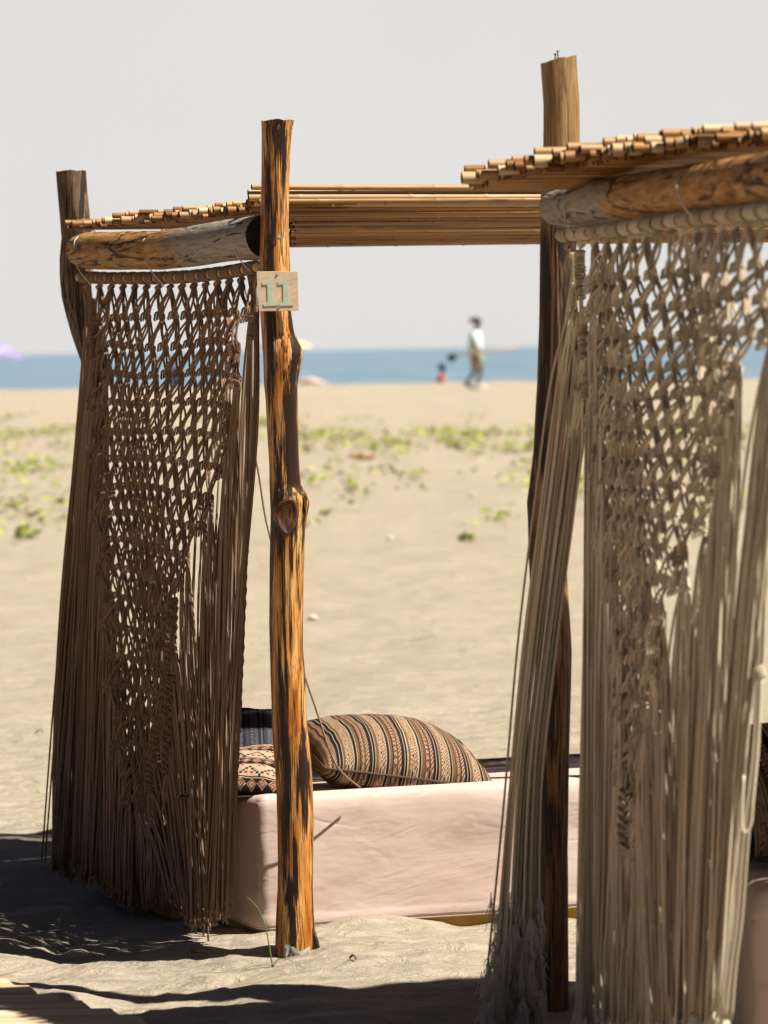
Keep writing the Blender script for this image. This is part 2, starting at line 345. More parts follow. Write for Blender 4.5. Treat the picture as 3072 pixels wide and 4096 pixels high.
PBL = [(685, 225, 344), (760, 230, 349), (850, 238, 357), (950, 246, 364), (1030, 238, 362), (1100, 239, 362), (1190, 247, 368), (1250, 262, 380), (1340, 287, 402), (1440, 322, 425), (1520, 340, 432), (1700, 348, 436), (2000, 350, 436), (2600, 362, 445), (3560, 385, 470)]
PR = [(240, 2162, 2306), (420, 2173, 2318), (600, 2173, 2319), (760, 2164, 2312), (1000, 2160, 2304), (1300, 2158, 2293), (1512, 2151, 2287), (1795, 2134, 2272), (1950, 2116, 2258), (2007, 2107, 2254), (2080, 2111, 2256), (2200, 2113, 2262), (2400, 2122, 2276), (2600, 2140, 2288), (2983, 2150, 2280), (3400, 2158, 2272), (4060, 2156, 2278)]
D11, DBL, DR = 8.43, 10.05, 7.66

CAN_A = thing('beach_cabana', (at(1190, 3830, 9.2)[0], 9.2, 0), 'farther wooden beach cabana with peeled log posts and cane roof, behind the striped cushions', 'cabana', 'cane roofed cabanas on the beach')
CAN_R = thing('beach_cabana', (0.9, 6.8, 0), 'nearer cabana at the right, with a grey round-ended log beam and thick cane roof', 'cabana', 'cane roofed cabanas on the beach')
p = post_mesh(P11, D11, 483, 3830, knots=((2060, -1.75, 0.55, 0.16), (2010, -0.15, 0.4, 0.10), (1415, -0.1, 0.5, 0.10), (2700, -1.2, 0.25, 0.05)), seed=2)
tag(p.build('post', [M_POST, M_ENDG], CAN_A), 'peeled orange post with dark bark streaks carrying the number sign')
p = post_mesh(PBL, DBL, 685, 3560, seed=6, lump=0.07)
pbl = p.build('post', [M_POSTG, M_ENDG], CAN_A); tag(pbl, 'weathered grey bent post at the back left')
p = post_mesh(PR, DR, 240, 4060, seed=9, lump=0.06, tilt=0.009)
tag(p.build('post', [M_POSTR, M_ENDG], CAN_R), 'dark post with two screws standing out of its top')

# knot scars on the numbered post
def scar(px, py, d, w, h, nx, mi, parent, name='knot_scar', yaw=0.0):
    mb = MB(); c = at(px, py, d); k = 22; rings = []
    for (s, dep) in ((1.18, 0.014), (1.0, 0.001), (0.9, -0.002), (0.8, 0.002), (0.4, 0.003), (0.02, 0.003)):
        a = np.arange(k) * 2 * math.pi / k; rr = 1 + 0.10 * np.sin(2 * a + 1) + 0.06 * np.sin(3 * a)
        X = np.cos(a) * w * s * rr * (1 - .38 * np.clip(-np.sin(a), 0, 1)); Z = np.sin(a) * h * s * rr * (1 + 0.12 * np.cos(a))
        ring = np.stack([X * math.cos(yaw) , dep + X * math.sin(yaw) + 0.25 * X * X / w, Z], -1); rings.append(ring + c)
    V = np.concatenate(rings); F = []; M = []
    for i in range(len(rings) - 1):
        for q in range(k): F.append([i * k + q, i * k + (q + 1) % k, (i + 1) * k + (q + 1) % k, (i + 1) * k + q])
    mb.add(V, F, 0)
    mb.m = [(0 if i < k * 1 else 1) for i in range(len(F))]
    return mb.build(name, [M_LIP, M_HEART], parent)
M_LIP = M_POST
M_HEART = bark_mat('scar_heart', [(0.016, 0.010, 0.006), (0.080, 0.024, 0.012), (0.136, 0.048, 0.020), (0.096, 0.048, 0.028)], dark=0.46, xy=22, zs=9, seed=1.0)
scar(1145, 2066, D11 - 0.0575, 0.028, 0.052, 0, 0, CAN_A)
scar(1222, 2012, D11 - 0.030, 0.007, 0.024, 0, 0, CAN_A, yaw=1.0)
# bolt
def screw(mb, c, axis, r=0.005, ln=0.012, head=True):
    a = np.array(axis, float); a /= np.linalg.norm(a); c = np.array(c)
    mb.tube([c - a * ln, c - a * .001], r * 0.45, 8)
    mb.tube([c - a * .001, c, c + a * .0015, c + a * .002], [r * .9, r, r, r * .55], 12)
mb = MB(); screw(mb, at(1114, 951, D11 - 0.053), (0, -1, 0), 0.0055); mb.build('bolt', M_STEEL, CAN_A)
for (px, py, px2) in ((2221, 214, 2222), (2231, 203, 2233)):
    mb = MB(); top = at(px, py, DR - .01); bot = at(px2, 254, DR - .01)
    n = 40; P = [bot + (top - bot) * i / n for i in range(n + 1)]
    mb.tube(P, [0.0017 + 0.0009 * (i % 4 < 2) for i in range(n - 3)] + [0.002, 0.003, 0.0048, 0.0052], 8)
    mb.build('screw', M_STEEL, CAN_R)
# peeled splinter and mortar collar at the foot
M_MORT = flat('mortar', (0.33, 0.31, 0.28), 0.95, scale=50, var=0.4)
mb = MB(); na, nz_ = 40, 18; cB = at(1182, 3830, D11); V = []; F_ = []
for iz in range(nz_):
    for ia in range(na):
        a = -2.35 + 1.75 * ia / (na - 1); z = -.03 + .105 * iz / (nz_ - 1)
        e = min(ia, na - 1 - ia) / 6.0; top = .045 + .03 * float(vnoise(a * 3, 1.5, 4)); m_ = min(1, e) * min(1, max(0, (top - z) / .015)) * (.55 + .8 * float(fbm(a * 6, z * 70, 3, 6) + .3))
        rr = .0485 + .012 * m_; V.append(cB + np.array((math.cos(a) * rr, math.sin(a) * rr, z)))
F_ = [[iz * na + ia, iz * na + ia + 1, (iz + 1) * na + ia + 1, (iz + 1) * na + ia] for iz in range(nz_ - 1) for ia in range(na - 1)]
mb.add(V, F_)
mb.build('mortar_crust', M_MORT, CAN_A)
mb = MB(); c0 = at(1268, 3838, D11 - .03)
mb.tube([c0 + (0.002, 0, -.02), c0 + (0.004, 0, .02), c0 + (-.002, .003, .05), c0 + (-.008, .008, .085)], [.010, .009, .006, .002], 6, wob=.3)
mb.build('bark_splinter', M_HEART, CAN_A)

# ------------------------------------------------------------------ beams
def dL(px): return 1 / np.interp(px, [330, 1030, 1400], [1 / 9.86, 1 / 8.50, 1 / 7.9])
def dRr(px): return 1 / np.interp(px, [2240, 3072, 3500], [1 / 7.4, 1 / 5.95, 1 / 5.36])
def beam(ctrl, rad, dfun, k=26, doff=0.0, seed=0):
    mb = MB(); P = []; n = 46
    px = np.linspace(ctrl[0][0], ctrl[-1][0], n)
    for x in px: P.append(at(x, np.interp(x, [c[0] for c in ctrl], [c[1] for c in ctrl]), dfun(x) + doff))
    P = np.array(P); ax = P[-1] - P[0]; ax /= np.linalg.norm(ax); side = np.cross(ax, (0, 0, 1)); side /= np.linalg.norm(side); up = np.cross(side, ax)
    a = np.arange(k) * 2 * math.pi / k; rings = []
    for i in range(n):
        r = rad * (1 + 0.05 * fbm(np.cos(a) * 1.5 + i * .12, np.sin(a) * 1.5, 3, seed))
        e = min(i, 0.8 * 4) / 3.2; 
        if i < 4: r = r * (0.80 + 0.2 * math.sin(e * math.pi / 2))
        rings.append(P[i] + (np.cos(a) * r)[:, None] * side + (np.sin(a) * r)[:, None] * up)
    V = np.concatenate(rings); F = []
    for i in range(n - 1):
        for q in range(k): F.append([i * k + q, i * k + (q + 1) % k, (i + 1) * k + (q + 1) % k, (i + 1) * k + q])
    mb.add(V, F, 0)
    for j, s in ((0, 1), (n - 1, -1)):
        rg = rings[j]; cen = rg.mean(0); inner = cen + (rg - cen) * .5 + ax * .008 * s
        VV = np.concatenate([rg, inner, [cen + ax * .004 * s]]); FF = []
        for q in range(k): FF.append([q, (q + 1) % k, k + (q + 1) % k, k + q]); FF.append([k + q, k + (q + 1) % k, 2 * k])
        if s > 0: FF = [f[::-1] for f in FF]
        mb.add(VV, FF, 1)
    return mb, ax, P
BL = [(318, 1001), (453, 1003), (643, 1001), (770, 987), (896, 965), (1062, 944)]
mbL, axL, PL = beam(BL, 0.0565, dL, seed=4)
tag(mbL.build('beam', [log_mat('log_bark_orange', axL, PL[-1] - parent_org[CAN_A.name], 0.62, 2.0), M_DARK], CAN_A), 'fat side log over the taupe curtain')  # end cap coloured near black, shade put into its colour
BR = [(2218, 832), (2500, 790), (2800, 748), (3072, 714), (3500, 655), (4200, 560)]
mbR, axR, PR_ = beam(BR, 0.0485, dRr, doff=0.08, seed=12)
tag(mbR.build('beam', [log_mat('log_grey', axR, PR_[0] - parent_org[CAN_R.name], 0.50, 6.0), M_ENDG], CAN_R), 'weathered log with a pale round end')

# ------------------------------------------------------------------ cane roofs
def cane(mb, p0, dirv, ln, r, tint):
    n = max(6, int(ln / 0.07)); t = np.linspace(0, ln, n); nodes = []
    q = random.uniform(0.05, .3)
    while q < ln: nodes.append(q); q += random.uniform(.18, .34)
    tt = sorted(set(list(t) + [x for nd in nodes for x in (nd - .006, nd, nd + .006) if 0.01 < x < ln - 0.01]))
    bow = random.uniform(-.006, .006); bow2 = random.uniform(-.004, .004)
    P = []; Rr = []
    side = np.cross(dirv, (0, 0, 1))
    for x in tt:
        s = math.sin(math.pi * x / ln); P.append(p0 + dirv * x + np.array((0, 0, bow * s)) + side * bow2 * s)
        Rr.append(r * (1.14 if any(abs(x - nd) < .001 for nd in nodes) else 1.0) * (1 - 0.12 * x / ln))
    k = 9
    mb.tube(P, Rr, k, cap=False, tint=tint)
    # ends: a thick hollow wall, rim and bore coloured dark to stand for shade
    for (e, d_) in ((P[0], dirv), (P[-1], -dirv)):
        rr = r * (1.0 if e is P[0] else .88)
        mb.tube([e, e + d_ * .0005], [rr, rr * .86], k, cap=False, tint=0.0)
        mb.tube([e + d_ * .0005, e + d_ * .03], [rr * .86, rr * .84], k, cap=False, mi=1)
        mb.add([e + d_ * .03 + rr * .84 * np.array((0, math.cos(z), math.sin(z))) for z in np.arange(k) * 2 * math.pi / k], [list(range(k))], 1)
cdir = np.array((math.cos(R_(15)), math.sin(R_(15)), 0.0))
# cabana A front mat: left ends follow the side log, piled two or three deep
mb = MB()
edge = [(250, 893), (371, 885), (535, 872), (640, 862), (770, 848), (883, 838), (950, 832), (991, 800), (1012, 762)]
def edge_pt(tab, px, dfun, off=0.0): return at(px, np.interp(px, [q[0] for q in tab], [q[1] for q in tab]), dfun(px) + off)
x = 246.0; i = 0
while x < 1008:
    d = dL(x) ; y = np.interp(x, [q[0] for q in edge], [q[1] for q in edge])
    p0 = at(x + random.uniform(-8, 60), y + random.uniform(-4, 10), d + random.uniform(0, .02))
    r = random.uniform(.0085, .0118)
    cane(mb, p0, cdir, 2.4 + random.uniform(-.1, .1), r, random.random())
    if random.random() < 0.7:
        p1 = at(x + random.uniform(0, 110), y + random.uniform(-22, -10), d + random.uniform(-.01, .03))
        if x > 430: cane(mb, p1, cdir, 2.4, random.uniform(.006, .0088), random.random())
    p1 = at(x + random.uniform(20, 80), y + random.uniform(14, 20), d + .01)
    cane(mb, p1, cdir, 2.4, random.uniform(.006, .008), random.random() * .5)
    x += 0.021 / (9.86 - 8.5) * 700 * random.uniform(.85, 1.15); i += 1
for (px, py, d, r) in ((1006, 748, 8.56, .0085), (992, 771, 8.58, .010), (994, 797, 8.60, .0105), (1020, 818, 8.62, .009), (985, 828, 8.66, .009)):
    cane(mb, at(px, py, d), cdir, 2.5, r, random.random())
mb.build('cane_roof', [cane_mat('cane_far', cdir), M_DARK], CAN_A)
# cabana A rear mat, one cane deep, lying beyond the front one
mb = MB(); d = 8.98
while d < 9.80:
    z = 1.6 + 0.385 - (d - 8.98) * 0.075
    p0 = atz(1150 + random.uniform(0, 34), z + random.uniform(-.007, .007), d)
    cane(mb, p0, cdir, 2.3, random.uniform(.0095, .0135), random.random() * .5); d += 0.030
tag(mb.build('cane_roof', [cane_mat('cane_rear', cdir), M_DARK], CAN_A), 'rear mat of canes seen from below')
# log carrying the rear mat, its end just right of the numbered post
mb = MB(); e0 = atz(1146, 1.895, 9.70); e1 = atz(320, 1.90, 10.0)
mb.tube([e0 + (e1 - e0) * t for t in np.linspace(0, 1, 12)], 0.021, 14, wob=.05); mb.build('beam', M_POSTG, CAN_A)
# right side frame, beyond the edge of the photo
mb = MB(); r0 = np.array((1.20, 8.75, 1.93)); r1 = r0 + np.array((.18, 1.75, 0.0))
mb.tube([r0 + (r1 - r0) * t for t in np.linspace(-.03, 1, 14)], 0.045, 14, wob=.05); mb.build('beam', M_POSTG, CAN_A)
for q in (0.0, 1.0):
    c = r0 + (r1 - r0) * q + np.array((.06 if q == 0 else .0, 0, 0)); zg = float(gh(c[0], c[1]))
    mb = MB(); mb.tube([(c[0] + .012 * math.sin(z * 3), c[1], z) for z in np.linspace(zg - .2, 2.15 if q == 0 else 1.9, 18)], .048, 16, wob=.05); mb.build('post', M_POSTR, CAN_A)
# cabana R
rdir = np.array((math.cos(R_(9)), math.sin(R_(9)), 0.0))
E_R = [(1830, 716, 7.22), (1900, 700, 7.17), (2080, 652, 7.02), (2275, 622, 6.88), (2437, 600, 6.75), (2600, 582, 6.58), (2760, 560, 6.40), (2904, 547, 6.25), (3100, 532, 5.95), (3500, 440, 5.3), (5200, 180, 3.7)]
mb = MB(); x = 1822.0
while x < 5100:  # roof runs on out of view, a stretch added for its shade
    y = np.interp(x, [q[0] for q in E_R], [q[1] for q in E_R]); d = np.interp(x, [q[0] for q in E_R], [q[2] for q in E_R])
    if d < 6.2 and random.random() < .25: x += 20; continue  # canes left out to let dappled sun through
    LR = 2.2 if d > 6.22 else random.uniform(.32, .55)  # nearer canes cut short, their unseen ends shaped to let sun under
    cane(mb, at(x + random.uniform(-12, 90), y + random.uniform(-8, 10), d), rdir, LR, random.uniform(.010, .0145), random.random())
    if random.random() < .75: cane(mb, at(x + random.uniform(0, 160), y - random.uniform(22, 46), d + .01), rdir, LR, random.uniform(.008, .011), random.random())
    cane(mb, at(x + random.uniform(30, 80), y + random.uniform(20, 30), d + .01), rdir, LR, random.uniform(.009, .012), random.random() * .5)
    x += (23 if x < 3000 else 40) * random.uniform(.8, 1.2)
for i in range(5):
    a0 = at(2000 + i * 9, 640 + i * 6, 7.4); mb.tube([a0, a0 + (0.03, 0, 0.002), a0 + (.07, 0, -.004)], .0012, 5)
mb.build('cane_roof', [cane_mat('cane_near', rdir), M_DARK], CAN_R)
# its own far side supports outside the frame
for (cx, cy) in ((0.98, 5.05), (2.15, 7.7), (2.3, 5.1)):
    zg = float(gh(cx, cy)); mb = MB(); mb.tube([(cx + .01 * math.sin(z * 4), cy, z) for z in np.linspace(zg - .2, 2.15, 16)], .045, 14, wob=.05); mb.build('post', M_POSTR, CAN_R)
mb = MB(); mb.tube([np.array((2.2, 7.75 - 2.8 * t, 1.93)) for t in np.linspace(0, 1, 10)], .045, 12); mb.build('beam', M_POSTG, CAN_R)

# ------------------------------------------------------------------ macrame curtains
def smooth(P, n):
    P = np.asarray(P, float); t = np.linspace(0, 1, len(P)); tt = np.linspace(0, 1, n)
    # catmull-rom through the points
    out = []
    for q in tt:
        s = q * (len(P) - 1); i = min(int(s), len(P) - 2); f = s - i
        p0, p1, p2, p3 = P[max(i - 1, 0)], P[i], P[i + 1], P[min(i + 2, len(P) - 1)]
        out.append(0.5 * ((2 * p1) + (-p0 + p2) * f + (2 * p0 - 5 * p1 + 4 * p2 - p3) * f * f + (-p0 + 3 * p1 - 3 * p2 + p3) * f ** 3))
    return np.array(out)
def knot(mb, c, ax, nrm, s=1.0, rr=0.0035, turns=3, cr=0.0140, tint=.5, lean=None):
    """a few turns of cord drawn round the strands"""
    lean = random.uniform(.45, .8) if lean is None else lean
    A = np.array((0, 0, 1.0)) * math.cos(lean) - ax * math.sin(lean) * .6 + nrm * .25; A /= np.linalg.norm(A)
    e1 = np.cross(A, nrm); e1 /= np.linalg.norm(e1); e2 = np.cross(A, e1)
    a = np.arange(10) * 2 * math.pi / 10
    for j in range(turns):
        o = (j - (turns - 1) / 2) * rr * 1.85; R = cr * s * (1 - 0.14 * abs(j - (turns - 1) / 2)) * random.uniform(.93, 1.07)
        mb.tube([c + A * (o + .0012 * math.sin(z)) + (e1 * math.cos(z) * 1.05 + e2 * math.sin(z) * .8) * R for z in a], rr, 5, closed=True, tint=tint)
def loopknot(mb, c, nrm, s, r, tint):
    """half hitch as it shows from the front: nested arches drawn over the strands"""
    tl = random.uniform(-.25, .1); X = np.array((math.cos(tl), 0, math.sin(tl))); Z = np.array((-math.sin(tl), 0, math.cos(tl)))
    for j in range(3):
        hw = (.0155 - .0046 * j) * s; ht = (.0165 - .0045 * j) * s; A = np.linspace(R_(-50), R_(215), 12)
        mb.tube([c + X * (math.cos(t) * hw) + Z * (math.sin(t) * ht - .003) + nrm * (.007 + .006 * max(0, math.sin(t)) - .003 * j + (.004 if math.sin(t) < 0 else 0)) for t in A[::-1]], r, 5, tint=min(1, max(0, tint + random.uniform(-.15, .15))))
class Curtain:
    def __init__(s, dfun, rodtab, shift, zt): s.d = dfun; s.rod = rodtab; s.shift = shift; s.zt = zt; s.knots = []; s.frayed = dfun is dRr
    def depth(s, px, z):
        t = np.clip((s.zt - z) / s.zt, 0, 1); return float(s.d(px + s.shift * t ** 1.3))
    def P(s, px, z, off=0.0):
        d = s.depth(px, z) + off; return atz(px, z, d)
    def z_of(s, px, py):
        z = 1.0
        for _ in range(6): z = at(px, py, s.depth(px, z))[2]
        return z
def run_curtain(C, name, org, mat_c, label, N0, zrows, bl, br, fringe, rodx, rodr, wrapr, gaps, ties, extra=None, frayed=False, cordr=0.0029, edgecoil=0, sway=0.02, nb=3, ks=.95, spc=((1250, 45), (1750, 38), (2250, 33), (2700, 30), (3300, 28)), kw=.0075):
    root = thing(name, org, label, 'curtain', 'macrame curtains hanging from the cabana logs')
    ax = C.P(rodx[1], C.zt) - C.P(rodx[0], C.zt); ax /= np.linalg.norm(ax); nrm = np.array((-ax[1], ax[0], 0.0)); nrm = nrm if nrm[1] < 0 else -nrm
    ry = lambda px: np.interp(px, [q[0] for q in C.rod], [q[1] for q in C.rod])
    rp = lambda px, dy=0: at(px, ry(px) + dy, float(C.d(px)))
    # dowel
    mb = MB(); mb.tube([rp(x) for x in np.linspace(rodx[0], rodx[1], 30)], rodr, 12); mb.build('rod', M_ROD, root)
    # wraps of cord
    mb = MB(); n = gaps; L0 = np.array([rp(x) for x in np.linspace(rodx[0] + 10, rodx[1] - 4, 400)])
    seg = np.concatenate([[0], np.cumsum(np.linalg.norm(np.diff(L0, axis=0), axis=1))]); tot = seg[-1]; pitch = tot / n
    def along(s): return np.array([np.interp(s, seg, L0[:, k]) for k in range(3)])
    for i in range(n):
        s0 = i * pitch + pitch * .10; m = max(5, int(pitch * .72 / (cordr * 1.9))); tn = random.random()
        for j in range(m):
            s = s0 + j * cordr * 1.95; 
            if s > tot: break
            c = along(s); e1 = nrm; e2 = np.array((0, 0, 1.0)); R = wrapr * random.uniform(.97, 1.03)
            mb.tube([c + (e1 * math.cos(z) + e2 * math.sin(z)) * R + ax * .0015 * math.sin(z) for z in np.arange(12) * math.pi / 6], cordr, 5, closed=True, tint=tn * .5 + .25 * random.random())
    mb.build('rod_wrap', mat_c, root)
    zb = lambda tab: (np.array([C.z_of(x, y) for x, y in tab]), np.array([x for x, y in tab], float))
    zl, xl = zb(bl); zr, xr = zb(br)
    XL = lambda z: float(np.interp(-z, -zl, xl)); XR = lambda z: float(np.interp(-z, -zr, xr))
    net = MB(); prev = None; ends = []
    R0 = len(zrows)
    for r, z in enumerate(zrows):
        a, b = XL(z), XR(z); row = []; rowpx = []
        ypx = proj(C.P((a + b) / 2, z))[1]; sp_ = float(np.interp(ypx, [q[0] for q in spc], [q[1] for q in spc])); ph_ = .5 * (r % 2)
        lat = [a + (k_ + ph_) * sp_ for k_ in range(40) if a + (k_ + ph_) * sp_ < b + 4] or [(a + b) / 2]
        cnt = N0 if r == 0 else len(lat)
        for kx in range(cnt):
            u = (kx + .5) / cnt
            px = (0 if r == 0 else lat[kx]) + random.uniform(-1.5, 1.5)
            if r == 0:
                px = rodx[0] + 14 + (rodx[1] - rodx[0] - 22) * u; c = rp(px, 0) + np.array((0, 0, -wrapr - .010))
            else:
                zz = z + (0.006 * math.sin(px * .015 + r * .7) if r > 1 else 0) + random.uniform(-.002, .002)
                c = C.P(px, zz, random.uniform(-.008, .008))
                # belly and folds of the hanging net
                c = c + nrm * (sway * math.sin(px * .016 + z * 3.0))
            row.append(c)
        for kx, c in enumerate(row):
            rowpx.append(proj(c)[0]); tn = random.random()
            if r == 0:
                knot(net, c, ax, nrm, 1, cordr * 1.1, 2, .0125, tn)
            else:
                loopknot(net, c, nrm, ks, cordr * 1.12, tn)
                if kx in (0, cnt - 1): loopknot(net, c + np.array((0, 0, -.020)), nrm, ks, cordr * 1.1, tn); ends.append((c + np.array((0, 0, -.015)), kx == 0, r))
        if prev is not None:
            off = 0 if len(row) < len(prev) else 0
            for kx, c in enumerate(row):
                near_ = sorted(sorted(range(len(prev)), key=lambda q: abs(prevpx[q] - rowpx[kx]))[:2], key=lambda q: prevpx[q])
                for side, q in enumerate(near_):
                    p0 = prev[q]; sh_ = -1 if side == 0 else 1
                    for cc in range(nb):
                        sp = (cc - (nb - 1) / 2) * cordr * 2.2; XX = np.array((1.0, 0, 0)); j2 = random.uniform(.85, 1.2); fr_ = .015 if side else -.004
                        j0 = XX * sp * .45 + nrm * random.uniform(-.003, .003); j1 = XX * (sp * .8 + sh_ * kw) + nrm * (fr_ + random.uniform(-.003, .003))
                        mid = (p0 + c) / 2 + XX * (sp * .95 * j2 + sh_ * .004 + random.uniform(-.001, .001)) + nrm * (fr_ * .6 + random.uniform(-.003, .005))
                        m1 = p0 * .78 + c * .22 + XX * (sp * .75 + sh_ * .001); 
                        P = smooth([p0 + j0, m1, mid, c + j1 + (0, 0, .006), c + j1 * .35 + np.array((0, 0, -.014))], 9)
                        net.tube(P, cordr * 1.1, 5, tint=random.random() * .8)
        prev = row; prevpx = rowpx; C.knots += [(q, *proj(q)) for q in row]
    net.build('net', mat_c, root)
    last = prev[len(prev) // 2]
    # fringe
    fr = MB(); fray = MB()
    for f in fringe: f(C, fr, fray, ends, last, ax, nrm, cordr)
    fr.build('fringe', mat_c, root)
    if fray.n: fray.build('frayed_ends', M_FRAY, root)
    # ties
    for tp in ties:
        mb = MB(); d0 = float(C.d(np.mean([q[0] for q in tp])))
        fpts = [at(q[0], q[1], float(C.d(q[0])) - .012) for q in tp]
        fpts[0] = at(tp[0][0], tp[0][1], d0 + .03)
        bk = [at(tp[-1][0] + 6, tp[-1][1] + 4, d0 + .02), at(tp[-1][0] + 14, (tp[0][1] + tp[-1][1]) / 2, d0 + .10), at(tp[0][0] + 16, tp[0][1] + 2, d0 + .08)]
        pts = smooth([fpts[0]] + [f - np.array((0.01, .085, 0)) for f in fpts[1:-1]] + [fpts[-1] - np.array((0, .02, 0))] + bk + [fpts[0]], 40)
        mb.tube(pts, .0017, 6); lk = fpts[2] - np.array((0, .057, 0)); mb.box(lk, (.006, .005, .007)); mb.build('cable_tie', M_TIE, root)
    if extra: extra(C, root, ax, nrm, mat_c)
    return root

def hang(C, mb, start, pts, cordr, jit=.012, k=5, n=16, tint=None, wav=.006):
    """a cord from a start point through (px, z, depth offset) control points"""
    P = [start] if start is not None else []
    for (px, z, o) in pts: P.append(C.P(px, z, o))
    P = smooth(P, n); ph = random.uniform(0, 6); ph2 = random.uniform(0, 6)
    t = np.linspace(0, 1, n)
    P[:, 0] += wav * np.sin(t * random.uniform(4, 9) + ph) * t * (1 - .3 * t); P[:, 1] += wav * 1.5 * np.sin(t * random.uniform(4, 8) + ph2) * t
    mb.tube(P, cordr, k, tint=random.random() if tint is None else tint); return P

def env(tab, y): return float(np.interp(y, [q[0] for q in tab], [q[1] for q in tab]))
def fringe_side(left, outer, inner_tab, bottoms, per, jit=.02, dlim=None, fray_p=0.0, depthspread=.05, order=1.0):
    """outer: (y,x) envelope of that side; inner_tab: (y,x) edge against the net; bottoms: (fraction, y) of cord ends"""
    def go(C, fr, fray, ends, last, ax, nrm, cordr):
        es = sorted([e for e in ends if e[1] == left], key=lambda e: e[2]); nE = len(es); ey = [proj(e[0])[1] for e in es]
        for i, (c, _, r) in enumerate(es):
            for j in range(per):
                ub = (i + (j + .5) / per + random.uniform(-1.5, 1.5))
                yb = np.interp(ub / nE, [b[0] for b in bottoms], [b[1] for b in bottoms]) + random.uniform(-40, 40)
                x00, y0 = proj(c); pts = []; jx = random.uniform(-1, 1) * (40 if C.frayed and not left else 21)
                dz = random.uniform(-depthspread, depthspread)
                for q in (.07, .2, .4, .7, 1.0):
                    y = y0 + (yb - y0) * q; u = min(1, max(0, ub / nE)); xT = env(outer, yb) + (env(inner_tab, yb) - env(outer, yb)) * u
                    x = x00 + (xT - x00) * q ** .85 + random.uniform(-4, 4) + jx * min(1, q * 7) * (1 - .4 * q)
                    pts.append((x, C.z_of(x, y), dz * q))
                ln = (yb - y0) / 110.0
                P = hang(C, fr, c + ax * random.uniform(-.006, .006), pts, cordr, n=max(10, int(ln * 1.1)))
                if frayed_here(fray_p): fray_tip(fray, P, cordr)
                else: fr.tube([P[-1] + (0, 0, .010), P[-1] + (0, 0, .002), P[-1] - (0, 0, .003)], [cordr * 1.05, cordr * 1.35, cordr * .8], 5, tint=.9)
    return go
def frayed_here(p): return random.random() < p
def fray_tip(mb, P, cordr):
    e = P[-1]; dr = P[-1] - P[-3]; dr /= np.linalg.norm(dr); ln = random.uniform(.04, .11)
    for i in range(11):
        s = np.array((random.gauss(0, 1), random.gauss(0, 1), random.gauss(0, .5))) * .006
        s2 = s + np.array((random.gauss(0, 1), random.gauss(0, 1), random.gauss(0, .5))) * .008; w2 = np.array((random.gauss(0, 1), random.gauss(0, 1), 0)) * .004
        mb.tube([e - dr * .01, e + dr * ln * .35 + s, e + dr * ln * .7 + s2 + w2, e + dr * ln + s2], [.0022, .0012, .0009, .0004], 3)

# ---- taupe curtain on cabana A
ROD_L = [(313, 1108), (453, 1113), (643, 1112), (770, 1106), (896, 1091), (1040, 1066)]
CL = Curtain(dL, ROD_L, 110, at(650, 1112, dL(650))[2])
zr1 = CL.z_of(650, 1268); zrowsL = [CL.zt - .03] + [zr1 - .0825 * i for i in range(18)]
blL = [(352, 1180), (362, 1268), (368, 1500), (366, 1750), (385, 2000), (402, 2130), (425, 2400), (445, 2650), (478, 2900), (505, 3130), (532, 3300), (545, 3420)]
brL = [(1040, 1130), (1032, 1240), (998, 1420), (952, 1600), (905, 1800), (850, 2000), (752, 2260), (715, 2450), (668, 2640), (640, 2850), (600, 3060), (575, 3250), (555, 3420)]
outL_l = [(1130, 345), (1300, 340), (1450, 322), (1700, 303), (2000, 283), (2300, 250), (2700, 215), (3100, 208), (3480, 210)]
inL_l = [(1130, 362), (1500, 372), (2000, 388), (2400, 425), (2900, 470), (3300, 520), (3600, 540)]
outL_r = [(1130, 1040), (1400, 1036), (1750, 1030), (2000, 1012), (2300, 985), (2600, 962), (3000, 942), (3400, 925), (3700, 912)]
inL_r = [(1130, 1012), (1500, 975), (1800, 915), (2050, 860), (2300, 770), (2600, 720), (2900, 712), (3300, 700), (3700, 672)]
def rod_fringe(xs, tab, y1, n, dzr=(-.03, .03)):
    def go(C, fr, fray, ends, last, ax, nrm, cordr):
        for i in range(n):
            x0 = random.uniform(*xs); f = random.random(); yb = random.uniform(*y1); o = random.uniform(*dzr)
            y0 = float(np.interp(x0, [q[0] for q in C.rod], [q[1] for q in C.rod])) + 22; st = at(x0, y0, float(C.d(x0)))
            pts = []
            for q in (.08, .25, .5, .75, 1.0):
                y = y0 + (yb - y0) * q; xa, xb = env(tab[0], y), env(tab[1], y); x = xa + (xb - xa) * f + random.uniform(-3, 3); pts.append((x, C.z_of(x, y), o * q))
            P = hang(C, fr, st, pts, cordr, n=26)
            if C.frayed: fray_tip(fray, P, cordr)
    return go
def center_fringe(px0, px1, y0, y1, n, dz=.05):
    def go(C, fr, fray, ends, last, ax, nrm, cordr):
        for i in range(n):
            x1 = random.uniform(px0, px1); yb = random.uniform(y0, y1); c = last + ax * random.uniform(-.02, .02)
            pts = [(x1, C.z_of(x1, proj(c)[1] + (yb - proj(c)[1]) * q), random.uniform(0, dz)) for q in (.4, .7, 1.0)]
            hang(C, fr, c, pts, cordr, n=8)
    return go
